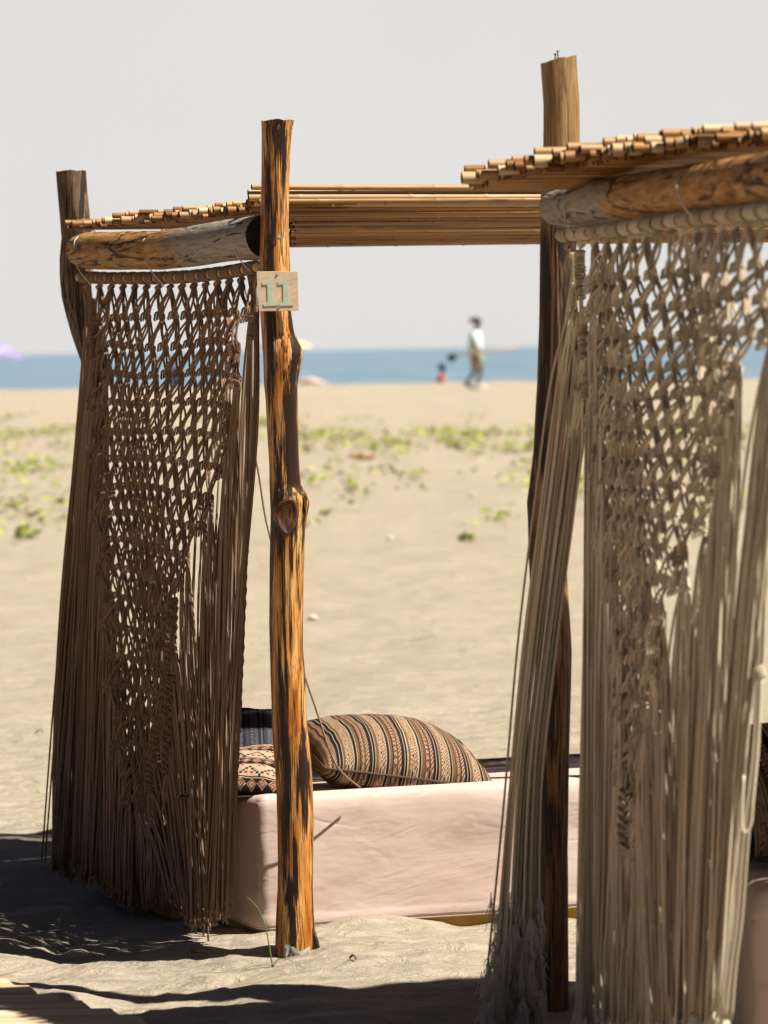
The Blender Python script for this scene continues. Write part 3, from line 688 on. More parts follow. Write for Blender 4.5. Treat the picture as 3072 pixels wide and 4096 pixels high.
def filler(specs, dz=(.02, .10), stag=0):
    """cords of the lower rows that hang behind the net: (x0,y0) -> (x1,y1) regions"""
    def go(C, fr, fray, ends, last, ax, nrm, cordr):
        for (xa, ya, xb, yb, xc, yc, xd, yd, n, fp) in specs:
            for i in range(n):
                u = (i + random.random()) / n; x0 = xa + (xb - xa) * u; y0 = ya + (yb - ya) * u + random.uniform(-1, 1) * stag; x1 = xc + (xd - xc) * u + random.uniform(-14, 14); y1 = yc + (yd - yc) * u + random.uniform(-35, 35)
                o = random.uniform(*dz); kn = min(C.knots, key=lambda q: (q[1] - x0) ** 2 + (q[2] - y0) ** 2 * .5 + random.uniform(0, 900)); st, x0, y0 = kn[0] - nrm * .006, kn[1], kn[2]
                pts = [(x0 + (x1 - x0) * q + random.uniform(-4, 4), C.z_of(x0 + (x1 - x0) * q, y0 + (y1 - y0) * q), o) for q in (.3, .65, 1.0)]
                P = hang(C, fr, st, pts, cordr, n=max(8, int((y1 - y0) / 110)))
                if frayed_here(fp): fray_tip(fray, P, cordr)
    return go
def braid(C, root, path, w, r, mat_c, off=-.03, name='braid', tail=0):
    mb = MB(); P = smooth([C.P(x, C.z_of(x, y), off) for x, y in path], 60); n = len(P)
    ln = np.linalg.norm(np.diff(P, axis=0), axis=1).sum(); fr = ln / .055 * 2 * math.pi
    for k in range(3):
        ph = k * 2 * math.pi / 3; Q = []
        for i in range(n):
            t = i / (n - 1) * fr + ph; Q.append(P[i] + np.array((math.sin(t) * w, math.sin(2 * t) * w * .5, 0)))
        for s in (-1, 1): mb.tube(np.array(Q) + np.array((s * r * .8, 0, 0)), r, 6, tint=random.random() * .6)
    if tail:
        for i in range(8):
            e = P[-1]; mb.tube(smooth([e, e + (random.uniform(-.01, .01), 0, -.04), e + (random.uniform(-.02, .02), 0, -tail * random.uniform(.7, 1))], 6), r * .8, 5, tint=random.random())
    return mb.build(name, mat_c, root)
def extraL(C, root, ax, nrm, mc):
    braid(C, root, [(690, 2390), (684, 2560), (672, 2680), (648, 2830), (622, 2940), (604, 3063), (602, 3160)], .0115, .0044, mc, -.02, tail=.16)
    braid(C, root, [(690, 2700), (682, 2790), (672, 2946), (668, 3085)], .0105, .0042, mc, -.02, tail=.12)
    braid(C, root, [(1024, 1250), (1026, 1400), (1024, 1550), (1014, 1750), (1000, 1950), (985, 2200), (968, 2600), (950, 3000), (932, 3250)], .0036, .0024, mc, -.02)
    # knotted sinnets down both edges
    for (tab, rng_) in (([(370, 1200), (372, 1290), (373, 1420), (378, 1540), (376, 1640)], 22), ([(1012, 1270), (1005, 1330), (996, 1400)], 7)):
        mb = MB(); P = smooth([C.P(x, C.z_of(x, y), -.012) for x, y in tab], rng_ * 3)
        for i, q in enumerate(P):
            if (i // 7) % 3 == 2: continue
            mb.tube([q + (nrm * math.cos(z) + ax * math.sin(z)) * .0105 + np.array((0, 0, .003 * math.sin(z))) for z in np.arange(9) * 2 * math.pi / 9], .0030, 5, closed=True, tint=random.random() * .6)
        for s in (-1, 1): mb.tube(P + ax * .006 * s, .0032, 5)
        mb.build('edge_sinnet', mc, root)
fringeL = [fringe_side(True, outL_l, inL_l, [(0, 3500), (.35, 3480), (.6, 3530), (1, 3640)], 12, depthspread=.06),
           fringe_side(False, outL_r, inL_r, [(0, 3640), (.3, 3660), (.6, 3680), (1, 3560)], 11, depthspread=.05),
           rod_fringe((990, 1040), (outL_r, [(y_, x_ - 34) for y_, x_ in outL_r]), (3600, 3720), 12), rod_fringe((322, 360), (outL_l, [(y_, x_ + 60) for y_, x_ in outL_l]), (3440, 3540), 16),
           center_fringe(520, 600, 3560, 3660, 14),
           filler([(395, 2300, 470, 2700, 380, 3520, 540, 3600, 60, 0), (500, 2900, 690, 2500, 500, 3600, 700, 3620, 60, 0), (400, 2750, 690, 2750, 380, 3520, 700, 3640, 60, 0), (380, 1500, 400, 2400, 240, 3470, 360, 3500, 26, 0), (1020, 1500, 900, 1900, 860, 3560, 730, 3660, 16, 0), (560, 3250, 700, 3000, 540, 3640, 700, 3600, 30, 0),
                   (960, 1700, 900, 1900, 720, 3700, 860, 3760, 14, 0), (880, 1850, 720, 2400, 800, 3600, 700, 3600, 34, 0), (345, 1300, 340, 1400, 160, 3500, 215, 3540, 4, 0)], stag=260)]
tiesL = [[(362, 926), (326, 960), (322, 1017), (338, 1080), (358, 1131)], [(637, 923), (600, 960), (596, 1011), (620, 1075), (649, 1134)], [(953, 905), (940, 940), (952, 985), (978, 1040), (1004, 1087)]]
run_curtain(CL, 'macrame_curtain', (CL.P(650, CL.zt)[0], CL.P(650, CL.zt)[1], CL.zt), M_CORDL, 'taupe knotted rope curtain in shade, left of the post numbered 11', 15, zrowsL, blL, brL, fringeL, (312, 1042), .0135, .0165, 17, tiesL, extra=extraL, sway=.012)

# ---- cream curtain on cabana R
ROD_R = [(2236, 942), (2498, 912), (2646, 888), (2770, 872), (2944, 855), (3072, 840), (3300, 812)]
CRt = Curtain(dRr, ROD_R, 150, at(2650, 888, dRr(2650))[2])
zr1 = CRt.z_of(2650, 1100); zrowsR = [CRt.zt - .03] + [zr1 - .0615 * i for i in range(20)]
blR = [(2330, 1000), (2335, 1120), (2350, 1400), (2360, 1700), (2380, 1950), (2402, 2150), (2440, 2400), (2450, 2600), (2460, 2900), (2480, 3150), (2495, 3400)]
brR = [(3200, 930), (3150, 1100), (3060, 1350), (3010, 1500), (2930, 1750), (2880, 1900), (2820, 2060), (2770, 2200), (2720, 2400), (2650, 2620), (2600, 2800), (2565, 3000), (2535, 3200), (2515, 3400)]
outR_l = [(1000, 2300), (1300, 2246), (1477, 2213), (1724, 2180), (1936, 2148), (2148, 2120), (2360, 2092), (2700, 2055), (2907, 2031), (3290, 2004), (3597, 1985), (3827, 1955), (4100, 1925)]
inR_l = [(1000, 2325), (1300, 2324), (1618, 2352), (1700, 2345), (1936, 2306), (2148, 2285), (2289, 2264), (2537, 2236), (2907, 2185), (3367, 2150), (3750, 2158), (4100, 2165)]
outR_m = [(1700, 2360), (1795, 2352), (2289, 2335), (2643, 2320), (3137, 2318), (3597, 2334), (3980, 2329), (4150, 2322)]
inR_m = [(1700, 2372), (2150, 2400), (2600, 2448), (3000, 2475), (3300, 2490), (4150, 2500)]
outR_r = [(900, 3180), (1400, 3130), (1700, 3085), (2000, 3045), (2300, 3015), (2600, 2985), (3137, 2950), (3443, 2927), (3750, 2889), (4019, 2881), (4200, 2875)]
inR_r = [(900, 3140), (1350, 3060), (1700, 2945), (2060, 2825), (2400, 2725), (2800, 2610), (3200, 2545), (4200, 2520)]
def fringe_R_left(C, fr, fray, ends, last, ax, nrm, cordr):
    for i in range(56):
        u = random.random(); x0 = 2282 + 50 * random.random(); y0 = random.choice([1010, 1130, 1250, 1400, 1560]) ; pts = []
        yb = random.uniform(3600, 4050); o = random.uniform(-.05, .03)
        if y0 > 1300: u = .55 + u * .45; x0 += 15
        for q in (.12, .3, .5, .75, 1.0):
            y = y0 + (yb - y0) * q; x = env(outR_l, y) + (env(inR_l, y) - env(outR_l, y)) * u + random.uniform(-4, 4)
            z = at(x, y, 7.42)[2]; pts.append(at(x, y, 7.42 + o * q - .02 * q))
        P = smooth([at(x0, y0, 7.38)] + pts, 30); fr.tube(P, cordr, 5, tint=random.random())
        if random.random() < .9:
            for _ in range(3): fray_tip(fray, P, cordr)
def fringe_R_tufts(C, fr, fray, ends, last, ax, nrm, cordr):
    # matted wool of the untwisted ends, hanging in locks
    for (cx, cy, w, h, n, d) in ((2040, 3700, 60, 200, 60, 7.40), (1985, 3930, 45, 150, 50, 7.40), (2110, 3720, 40, 200, 50, 7.42), (2070, 3870, 40, 120, 30, 7.42), (1965, 4060, 40, 60, 30, 7.4), (2130, 4040, 50, 100, 40, 7.45), (2150, 3850, 14, 200, 20, 7.45),
                               (2360, 3960, 40, 170, 50, 7.25), (2450, 4010, 70, 110, 50, 7.1), (2650, 4020, 60, 130, 50, 6.8), (2560, 4020, 60, 120, 40, 6.95), (2740, 4040, 60, 100, 50, 6.7), (2840, 4020, 50, 130, 60, 6.5), (2540, 3860, 26, 200, 24, 6.95)):
        for i in range(n):
            x = cx + random.gauss(0, .45) * w; y = cy + random.gauss(0, .45) * h; p = at(x, y, d + random.gauss(0, .02)); ln = random.uniform(.04, .09)
            for _ in range(7):
                o = rng.normal(size=3) * (.004, .004, .010); q = p + o + (random.gauss(0, .005), random.gauss(0, .005), -ln * .35); q2 = q + (random.gauss(0, .006), random.gauss(0, .006), -ln * .35); e = q2 + (random.gauss(0, .007), random.gauss(0, .007), -ln * .3)
                fray.tube([p + o, q, q2, e], [.0006, .0013, .0012, .0004], 3)
fringeR = [fringe_side(True, outR_m, inR_m, [(0, 4080), (1, 4120)], 8, depthspread=.04, fray_p=.8),
           fringe_side(False, outR_r, inR_r, [(0, 4060), (.5, 4090), (1, 4110)], 14, depthspread=.06, fray_p=.8),
           rod_fringe((3080, 3220), (outR_r, [(y_, x_ - 60) for y_, x_ in outR_r]), (4040, 4100), 24),
           center_fringe(2480, 2560, 3950, 4100, 18), fringe_R_left, fringe_R_tufts,
           filler([(2460, 2500, 2760, 2400, 2400, 4060, 2700, 4080, 60, .7), (2380, 1800, 2440, 2500, 2340, 4040, 2430, 4080, 30, .8), (2600, 2900, 3050, 1600, 2560, 4080, 2880, 4080, 60, .7), (2980, 1600, 3100, 1300, 2800, 4080, 2900, 4060, 34, .7), (2940, 1700, 2640, 2600, 2780, 4080, 2600, 4060, 70, .7)])]
tiesR = [[(2290, 768), (2268, 836), (2270, 890), (2284, 925), (2304, 951)], [(2751, 664), (2713, 736), (2718, 783), (2745, 840), (2778, 886)]]
def extraR(C, root, ax, nrm, mc):
    mb = MB()
    P = smooth([C.P(x, C.z_of(x, y), -.012) for x, y in [(2318, 1010), (2322, 1150), (2330, 1300), (2336, 1400), (2345, 1500), (2350, 1600)]], 60)
    for i, q in enumerate(P):
        if (i // 8) % 3 == 2: continue
        mb.tube([q + (nrm * math.cos(z) + ax * math.sin(z)) * .0105 * random.uniform(.8, 1.2) + np.array((0, 0, .004 * math.sin(z))) for z in np.arange(9) * 2 * math.pi / 9], .0030, 5, closed=True, tint=random.random() * .6)
    for s in (-1, 1): mb.tube(P + ax * .006 * s, .0032, 5)
    mb.build('edge_sinnet', mc, root)
    braid(C, root, [(2505, 3150), (2500, 3230), (2500, 3310), (2510, 3385)], .011, .0036, mc, -.03)
    # loose doubled hank at the near edge
    mb = MB()
    for i in range(9):
        u = random.random() - .5
        pts = [(3072 + u * 22, 1500), (3062 + u * 22, 2000), (3046 + u * 22, 2600), (3034 + u * 14, 2700), (3022 + u * 26, 3000), (2985 + u * 26, 3330), (2958 + u * 26, 3673), (2935 + u * 26, 3850), (2912 + u * 36, 4080)]
        mb.tube(smooth([at(x, y, 5.95 + .02 * i / 9) for x, y in pts], 34), .0029, 5, tint=random.random())
    knot(mb, at(3036, 2692, 5.93), ax, nrm, 1.5, .003, 4, .0105, .5)
    mb.tube(smooth([at(3046, 2700, 5.92), at(3030, 3000, 5.92), at(3012, 3200, 5.91), at(3004, 3290, 5.91), at(2985, 3328, 5.91), at(2968, 3300, 5.91), at(2975, 3100, 5.92)], 30), .003, 6, tint=.9)
    mb.build('loose_hank', mc, root)
run_curtain(CRt, 'macrame_curtain', (CRt.P(2650, CRt.zt)[0], CRt.P(2650, CRt.zt)[1], CRt.zt), M_CORDR, 'cream knotted rope curtain with frayed ends, nearest the camera at the right', 19, zrowsR, blR, brR, fringeR, (2236, 3230), .0105, .0140, 20, tiesR, extra=extraR, frayed=True, sway=.014, nb=3, ks=.86, spc=((1050, 52), (1500, 48), (2000, 43), (2500, 39), (3200, 34)), kw=.006)

# ------------------------------------------------------------------ number sign
def wood_board():
    m, t, b = mat('sign_plywood', 0.65, 0.25)
    f = noise(t, coords(t, (14, 14, 60), rot=(0, R_(12), 0)), 1.0, 5, 0.6, 1.6)
    t.links.new(ramp(t, [(0.3, (0.515, 0.374, 0.250)), (0.55, (0.640, 0.507, 0.367)), (0.75, (0.686, 0.577, 0.452))], f), b.inputs['Base Color']); bump(t, b, f, .2, .002); return m
dS = D11 - 0.058
SG = thing('number_sign', at(1111, 1165, dS), 'small square wooden board with mint green numerals 11, screwed to the orange post', 'sign')
def extrude(mb, poly, d0, d1, mi=0):
    f = [at(x, y, d0) for x, y in poly]; b = [at(x, y, d1) for x, y in poly]; n = len(poly)
    mb.add(f + b, [list(range(n)), [n + i for i in range(n)][::-1]] + [[i, (i + 1) % n, n + (i + 1) % n, n + i][::-1] for i in range(n)], mi)
mb = MB(); extrude(mb, [(1026, 1086), (1191, 1085), (1196, 1243), (1035, 1245)], dS - .006, dS + .002); mb.build('board', wood_board(), SG, smooth=False, bevel=.0006)
M_MINT = flat('mint_paint', (0.58, 0.74, 0.60), 0.7, scale=90, var=.06)
one = [(383, 1770), (420, 1765), (450, 1745), (466, 1718), (484, 1716), (487, 1800), (491, 1960), (503, 1978), (538, 1985), (545, 2010), (398, 2016), (397, 1991), (425, 1981), (440, 1960), (437, 1880), (436, 1797), (385, 1797)]
for dx, dy in ((0, 0), (161, -1)):
    mb = MB(); extrude(mb, [(900 + (x + dx) / 2.571, 440 + (y + dy) / 2.571) for x, y in one], dS - .0078, dS - .0062)
    mb.build('numeral', M_MINT, SG, smooth=False)
for (px, py) in ((1108.5, 1099), (1115, 1230)):
    mb = MB(); screw(mb, at(px, py, dS - .0062), (0, -1, 0), .0028, .01); mb.build('screw', M_STEEL, SG)

# ------------------------------------------------------------------ daybeds
def daybed(name, A, B, D, zt, label, cat='daybed', lip=.03, zb=.065, sag=.0, wood=(.05, 0.0)):
    """A near-left corner, B near-right, D far-left; on the sand"""
    A, B, D = (np.array((*q, 0.0)) for q in (A, B, D)); Cc = B + D - A
    root = thing(name, ((A + Cc) / 2).tolist(), label, cat, 'pink covered daybeds')
    # cloth: rounded box, subdivided, draped with ripples
    nu, nv = 120, 44
    def corner(u, v): return A + (B - A) * u + (D - A) * v
    mb = MB(); prof = [(-.004, zb), (-.010, zb + .012), (-.001, zb + .03), (0.0, zb + .1), (0.0, zt - .12), (.003, zt - .035), (.012, zt - .011), (.035, zt)]
    per = []
    ex = (B - A) / np.linalg.norm(B - A); ey = (D - A) / np.linalg.norm(D - A)
    LU, LV = np.linalg.norm(B - A), np.linalg.norm(D - A)
    def ringpts(inset):
        pts = []; r = max(.026 - inset, .008); c0 = inset + r
        segs = [(c0, c0, math.pi, 1.5 * math.pi, LU), (LU - c0, c0, 1.5 * math.pi, 2 * math.pi, LV), (LU - c0, LV - c0, 0, .5 * math.pi, LU), (c0, LV - c0, .5 * math.pi, math.pi, LV)]
        out = []
        for (cx, cy, a0, a1, ln) in segs:
            for t in np.linspace(a0, a1, 7): out.append((cx + r * math.cos(t), cy + r * math.sin(t)))
            m = 26 if ln == LU else 14
            nx = segs[(segs.index((cx, cy, a0, a1, ln)) + 1) % 4]
            q0 = out[-1]; q1 = (nx[0] + r * math.cos(nx[2]), nx[1] + r * math.sin(nx[2]))
            for t in np.linspace(0, 1, m)[1:-1]: out.append((q0[0] + (q1[0] - q0[0]) * t, q0[1] + (q1[1] - q0[1]) * t))
        return out
    rings = []
    for ins, z in [(-.002, zb)] + [(i_, z_) for i_, z_ in prof[1:3]] + [(0, zb + (zt - .04 - zb) * t) for t in np.linspace(.12, .97, 16)] + [(.002, zt - .03), (.008, zt - .014), (.02, zt - .004), (.045, zt), (.10, zt), (.18, zt - .001)]:
        rp_ = ringpts(ins); ring = []
        for (x, y) in rp_:
            wz = z + (.006 * fbm(x * 2 + 5, y * 2, 2, 5) if z > zt - .02 else 0) + (.012 * float(fbm(x * 1.4 + 3, y * 1.4, 2, 9)) if z < zb + .02 else 0) - sag * y * (z > zt - .05)
            o = .010 * float(fbm(x * 3 + y * 3, z * 9, 3, 14)) * (1 if ins >= 0 else .3)
            cxy = np.array((x - LU / 2, y - LV / 2)); cxy = cxy / (abs(cxy).max() + 1e-9) ; cxy = np.where(abs(cxy) > .97, cxy, 0)
            q = A + ex * (x + cxy[0] * o) + ey * (y + cxy[1] * o); q[2] = wz; ring.append(q)
        rings.append(ring)
    k = len(rings[0]); V = np.concatenate([np.array(r) for r in rings]); F = []
    for i in range(len(rings) - 1):
        for q in range(k): F.append([i * k + q, i * k + (q + 1) % k, (i + 1) * k + (q + 1) % k, (i + 1) * k + q])
    mb.add(V, F, 0); top = np.array(rings[-1]); mb.add(top, [list(range(k))], 0)
    mb.build('mattress_cover', M_PINK, root)
    # rolled hem
    mb = MB(); mb.tube(np.array(rings[0]) + np.array((0, 0, .001)), .0045, 6, closed=True); mb.build('hem', M_PINK, root)
    mb = MB(); mb.tube(np.array([np.array(q) * (1, 1, 0) + np.array((0, 0, zb + .020)) - 0 for q in rings[2]]), .0028, 6, closed=True); mb.build('piping', M_PINK, root)
    # wooden plinth
    c = (A + Cc) / 2; M = np.stack([ex, ey, (0, 0, 1)], -1)
    mb = MB(); ins = .012
    V = [A + ex * ins + ey * ins, B - ex * ins + ey * ins, Cc - ex * ins - ey * ins, D + ex * ins - ey * ins]
    mb.add([q + (0, 0, -.12) for q in V] + [q + (0, 0, zb + .03) for q in V], [[0, 1, 5, 4], [1, 2, 6, 5], [2, 3, 7, 6], [3, 0, 4, 7], [4, 5, 6, 7], [3, 2, 1, 0]]); mb.build('plinth', M_YWOOD, root, smooth=False, bevel=.004)
    return root
A0 = at(1048, 3700, 8.70); A0 = (A0[0], 8.70)
B0 = (A0[0] + 1.95 * math.cos(R_(16)), A0[1] + 1.95 * math.sin(R_(16)))
D0 = (A0[0] - .50, A0[1] + .90)
daybed('daybed', A0, B0, D0, .386, 'sunlit pale pink covered daybed on a yellow plinth, behind the numbered post', sag=.085, zb=.02)
A1 = (.80, 6.95); B1 = (A1[0] + 1.5, A1[1] + .15); D1 = (A1[0] - .12, A1[1] + .75)
daybed('daybed', A1, B1, D1, .412, 'deeply shaded daybed behind the cream curtain at the right edge', zb=.03)

# ------------------------------------------------------------------ cushions
def kilim(kind):
    blk = (0.012, 0.009, 0.012); crm = (0.42, 0.32, 0.22); tan = (0.145, 0.07, 0.036); red = (0.26, 0.03, 0.025); grn = (0.08, 0.09, 0.025); nav = (0.03, 0.03, 0.07)
    def stripes(u, v):
        # u across the stripes, v along them; both in cm
        u = u * 1.25; v = v * 1.15; per = 12.0; a = u % per
        if a < .9 or 5.1 < a < 6.0: return blk
        if a < 1.15 or 4.85 < a < 5.1 or 6.0 < a < 6.2 or 11.8 < a: return crm
        if a < 2.0: s = (v * 1.1 + (a - 1.15) * 1.2) % 1; return tan if s > .3 else grn
        if a < 4.0:
            x = (a - 3.0); y = (v % 3.0) - 1.5; q = abs(x) * 1.15 + abs(y) * .75; kk = int(v // 3) % 3
            if q < .30: return blk
            if q < .52: return (red, crm, grn)[kk]
            if q < .85: return crm
            if q < 1.05: return (grn, blk, red)[kk]
            return crm if (int(v * 2.2) + int(a * 3)) % 2 else tan
        if a < 4.85: s = (v * 1.1 - (a - 4.0) * 1.2) % 1; return tan if s > .35 else crm
        if a < 7.3: return tan if ((v * .9 + a) % 1.0) > .28 else grn
        if a < 7.6: return blk
        if a < 9.2:
            x = a - 8.4; y = (v % 1.6) - .8; q = abs(x) + abs(y) * .8
            return red if q < .3 else (crm if q < .55 else (blk if q < .72 else tan))
        if a < 9.5: return blk
        if a < 10.7: return tan if ((v * .9 - a) % 1.0) > .28 else crm
        return blk
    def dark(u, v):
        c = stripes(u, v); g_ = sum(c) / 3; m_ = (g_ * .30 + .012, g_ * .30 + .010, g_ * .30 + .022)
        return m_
    def geo(u, v):
        a = v % 9.5
        if a < 5.2:
            iu = int(u // .8); iv = int(a // .8); x = abs((iu % 8) - 4); 
            if abs(x - iv % 6) < 1: return blk
            if abs(x - (iv + 2) % 6) < 1 and iv % 2: return red
            return crm
        if a < 5.7: return blk
        if a < 8.8:
            x = (u % 3.2) - 1.6; y = a - 7.25; q = abs(x) + abs(y)
            return red if q < .45 else (crm if q < .8 else (blk if q < 1.25 else ((.55, .28, .13) if q < 1.5 else blk)))
        return (.62, .36, .2) if a < 9.1 else blk
    return {'stripes': stripes, 'dark': dark, 'geo': geo}[kind]
def cushion(center, half, thick, Rm, pat, label, swap=False, res=(190, 150), squash=None, floor=None, group='patterned cushions on the daybeds', pinch=.10, stripe_off=0.0, pw=2.4):
    W, H = half; nu, nv = res; u = np.linspace(-1, 1, nu); v = np.linspace(-1, 1, nv); U, V = np.meshgrid(u, v, indexing='ij')
    prof = ((1 - np.abs(U) ** pw) * (1 - np.abs(V) ** pw)).clip(0) ** (.5 if pw < 2.3 else .46)
    X = U * W * (1 - pinch * (1 - V ** 2) * np.abs(U) ** 3); Y = V * H * (1 - pinch * (1 - U ** 2) * np.abs(V) ** 3)
    wr = .010 * fbm(U * 2.2 + 3, V * 2.2, 3, 8) + .006 * np.abs(U) ** 4 * np.sin(V * 16) + .006 * np.abs(V) ** 4 * np.sin(U * 14)
    Vt = []; cols = []; pf = kilim(pat); Fc = []; base = 0
    for s in (1, -1):
        Z = s * (thick * prof + wr * prof)
        P = np.stack([X, Y, Z], -1).reshape(-1, 3) @ np.array(Rm).T + np.array(center)
        if floor is not None:
            low = P[:, 2] < floor; P[low, 2] = floor + (P[low, 2] - floor) * .12
        Vt.append(P)
        for i in range(nu):
            for j in range(nv):
                a_, b_ = U[i, j] * W * 100 + stripe_off, V[i, j] * H * 100 + 50; 
                if swap: a_, b_ = b_, a_
                cols.append(pf(a_ + 60, b_))
        idx = np.arange(nu * nv).reshape(nu, nv) + base; q = np.stack([idx[:-1, :-1], idx[1:, :-1], idx[1:, 1:], idx[:-1, 1:]], -1).reshape(-1, 4)
        Fc += (q if s > 0 else q[:, ::-1]).tolist(); base += nu * nv
    mb = MB(); mb.add(np.concatenate(Vt), Fc)
    root = mb.build('cushion', M_WEAVE, org=None); me = root.data
    ca = me.color_attributes.new('weave', 'FLOAT_COLOR', 'POINT'); ca.data.foreach_set('color', np.concatenate([np.array(cols), np.ones((len(cols), 1))], 1).astype(np.float32).ravel())
    tag(root, label, 'cushion', group)
    # seam cord round the rim
    t = np.linspace(-1, 1, 26)[:-1]; rim = [(a, -1) for a in t] + [(1, a) for a in t] + [(-a, 1) for a in t] + [(-1, -a) for a in t]
    P = np.array([(a * W * (1 - pinch * (1 - b * b) * abs(a) ** 3), b * H * (1 - pinch * (1 - a * a) * abs(b) ** 3), 0) for a, b in rim]) @ np.array(Rm).T + np.array(center)
    if floor is not None: P[:, 2] = np.where(P[:, 2] < floor, floor + (P[:, 2] - floor) * .12, P[:, 2])
    mb = MB(); mb.tube(P, .0032, 5, closed=True); mb.build('seam', M_SEAM, root)
    return root
M_WEAVE = attr_mat('kilim_weave'); M_SEAM = flat('seam_thread', (0.10, 0.07, 0.06), .9)
def rot(ax_, ay, az): return Matrix.Rotation(R_(az), 3, 'Z') @ Matrix.Rotation(R_(ay), 3, 'Y') @ Matrix.Rotation(R_(ax_), 3, 'X')
cushion(at(1560, 3034, 9.05), (.262, .20), .118, rot(10, 10, 20), 'stripes', 'large striped cushion in black, tan and red, right of the numbered post', floor=.366, res=(330, 260), pinch=.04, pw=2.0)
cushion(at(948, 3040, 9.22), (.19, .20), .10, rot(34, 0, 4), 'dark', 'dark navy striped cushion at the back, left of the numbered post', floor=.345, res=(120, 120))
cushion(at(985, 3112, 8.93), (.155, .16), .072, rot(14, -4, -14), 'geo', 'small cream and black geometric cushion at the daybed corner', floor=.37, res=(150, 150))
cushion((A1[0] + .20, A1[1] + .44, .56), (.24, .22), .10, rot(35, 0, 10), 'stripes', 'striped cushion in shadow at the right edge of the photo', floor=.40, res=(120, 120))
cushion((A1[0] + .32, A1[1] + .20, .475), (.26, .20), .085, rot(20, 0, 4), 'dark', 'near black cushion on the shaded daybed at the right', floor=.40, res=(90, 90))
mb = MB(); mb.tube(smooth([(A1[0] + .02, A1[1] + .0, .423), (A1[0] + .10, A1[1] + .02, .428), (A1[0] + .17, A1[1] + .04, .422), (A1[0] + .28, A1[1] + .02, .43), (A1[0] + .5, A1[1] + .05, .424)], 24), .003, 6)
tag(mb.build('cord', M_CORDR), 'thin pale cord lying on the edge of the shaded daybed', 'cord')
# rope slanting behind the numbered post
mb = MB(); mb.tube(smooth([at(x, y, d) for x, y, d in ((1000, 1560, 8.56), (1004, 1735, 8.56), (1032, 1880, 8.56), (1060, 2060, 8.57), (1086, 2175, 8.57), (1130, 2400, 8.58), (1218, 2700, 8.59), (1262, 2830, 8.60), (1325, 3020, 8.62), (1372, 3095, 8.66), (1440, 3150, 8.74))], 70), .0029, 7, tint=.9)
tag(mb.build('rope', M_CORDL), 'tan rope stretched down behind the numbered post to the striped cushion', 'rope')

# ------------------------------------------------------------------ small things on the near sand
M_GRASS = flat('grass_blade', (0.16, 0.24, 0.06), .6)
def ground_at(px, py, d0=8.2):
    d = d0
    for _ in range(8):
        p = at(px, py, d); h = float(gh(p[0], p[1])); d = d * (EYE - h) / (EYE - p[2]) if p[2] < EYE else d
    p = at(px, py, d); return np.array((p[0], p[1], float(gh(p[0], p[1]))))
g0 = ground_at(1092, 3868)
mb = MB(); dd = g0[1]
def blade(pts, r): 
    P = smooth([at(x, y, dd) for x, y in pts], 14); mb.tube(P, np.linspace(r, r * .35, 14), 5)
mb.tube([g0 - (0, 0, .02), at(1088, 3855, dd)], .0018, 5)
blade([(1090, 3866), (1078, 3790), (1060, 3700), (1030, 3630), (988, 3588)], .0022); blade([(1092, 3866), (1110, 3840), (1140, 3834), (1168, 3845), (1176, 3872)], .0017); blade([(1088, 3862), (1050, 3860), (1000, 3868), (950, 3892)], .0011)
tag(mb.build('grass_sprout', M_GRASS), 'thin green grass blades sprouting left of the numbered post base', 'grass sprout')
M_TWIG = flat('twig_wood', (0.10, 0.06, 0.04), .9)
for (pts, lab) in ((((765, 3842), (790, 3828), (830, 3822)), 'dark forked twig on the sand left of the numbered post'), (((145, 2930), (160, 2922), (172, 2934)), 'short brown twig on sunlit sand left of the taupe curtain'), (((1398, 3842), (1412, 3838), (1424, 3845)), 'tiny bent twig on the sand right of the numbered post')):
    P = [ground_at(x, y, 8.5) + (0, 0, .006) for x, y in pts]; P[1] = P[1] + (0, 0, .006); mb = MB(); mb.tube(smooth(P, 8), [.003] * 4 + [.002] * 4, 5, wob=.2)
    if lab.startswith('dark'): mb.tube([P[1], P[1] + (-.02, .01, .004)], .002, 5)
    tag(mb.build('twig', M_TWIG), lab, 'twig', 'twigs on the sand')
# low weed by the cream curtain's fringe
M_WEED = flat('weed_leaf', (0.07, 0.09, 0.04), .6); c = ground_at(2040, 4080, 7.6); mb = MB()
for i in range(16):
    a = random.uniform(0, 6.28); r = random.uniform(.02, .07); b = c + np.array((math.cos(a) * r, math.sin(a) * r, random.uniform(.03, .09)))
    mb.tube([c - (0, 0, .01), (c + b) / 2 + (0, 0, .01), b], .0015, 4)
    s = np.array((-math.sin(a), math.cos(a), 0)) * .013; f = np.array((math.cos(a), math.sin(a), .3)) * .03
    mb.add([b, b + f * .5 + s, b + f, b + f * .5 - s, b + f * .5 - (0, 0, .004)], [[0, 1, 4], [1, 2, 4], [2, 3, 4], [3, 0, 4]])
tag(mb.build('weed', M_WEED), 'small leafy weed growing under the left fringe of the cream curtain', 'weed')

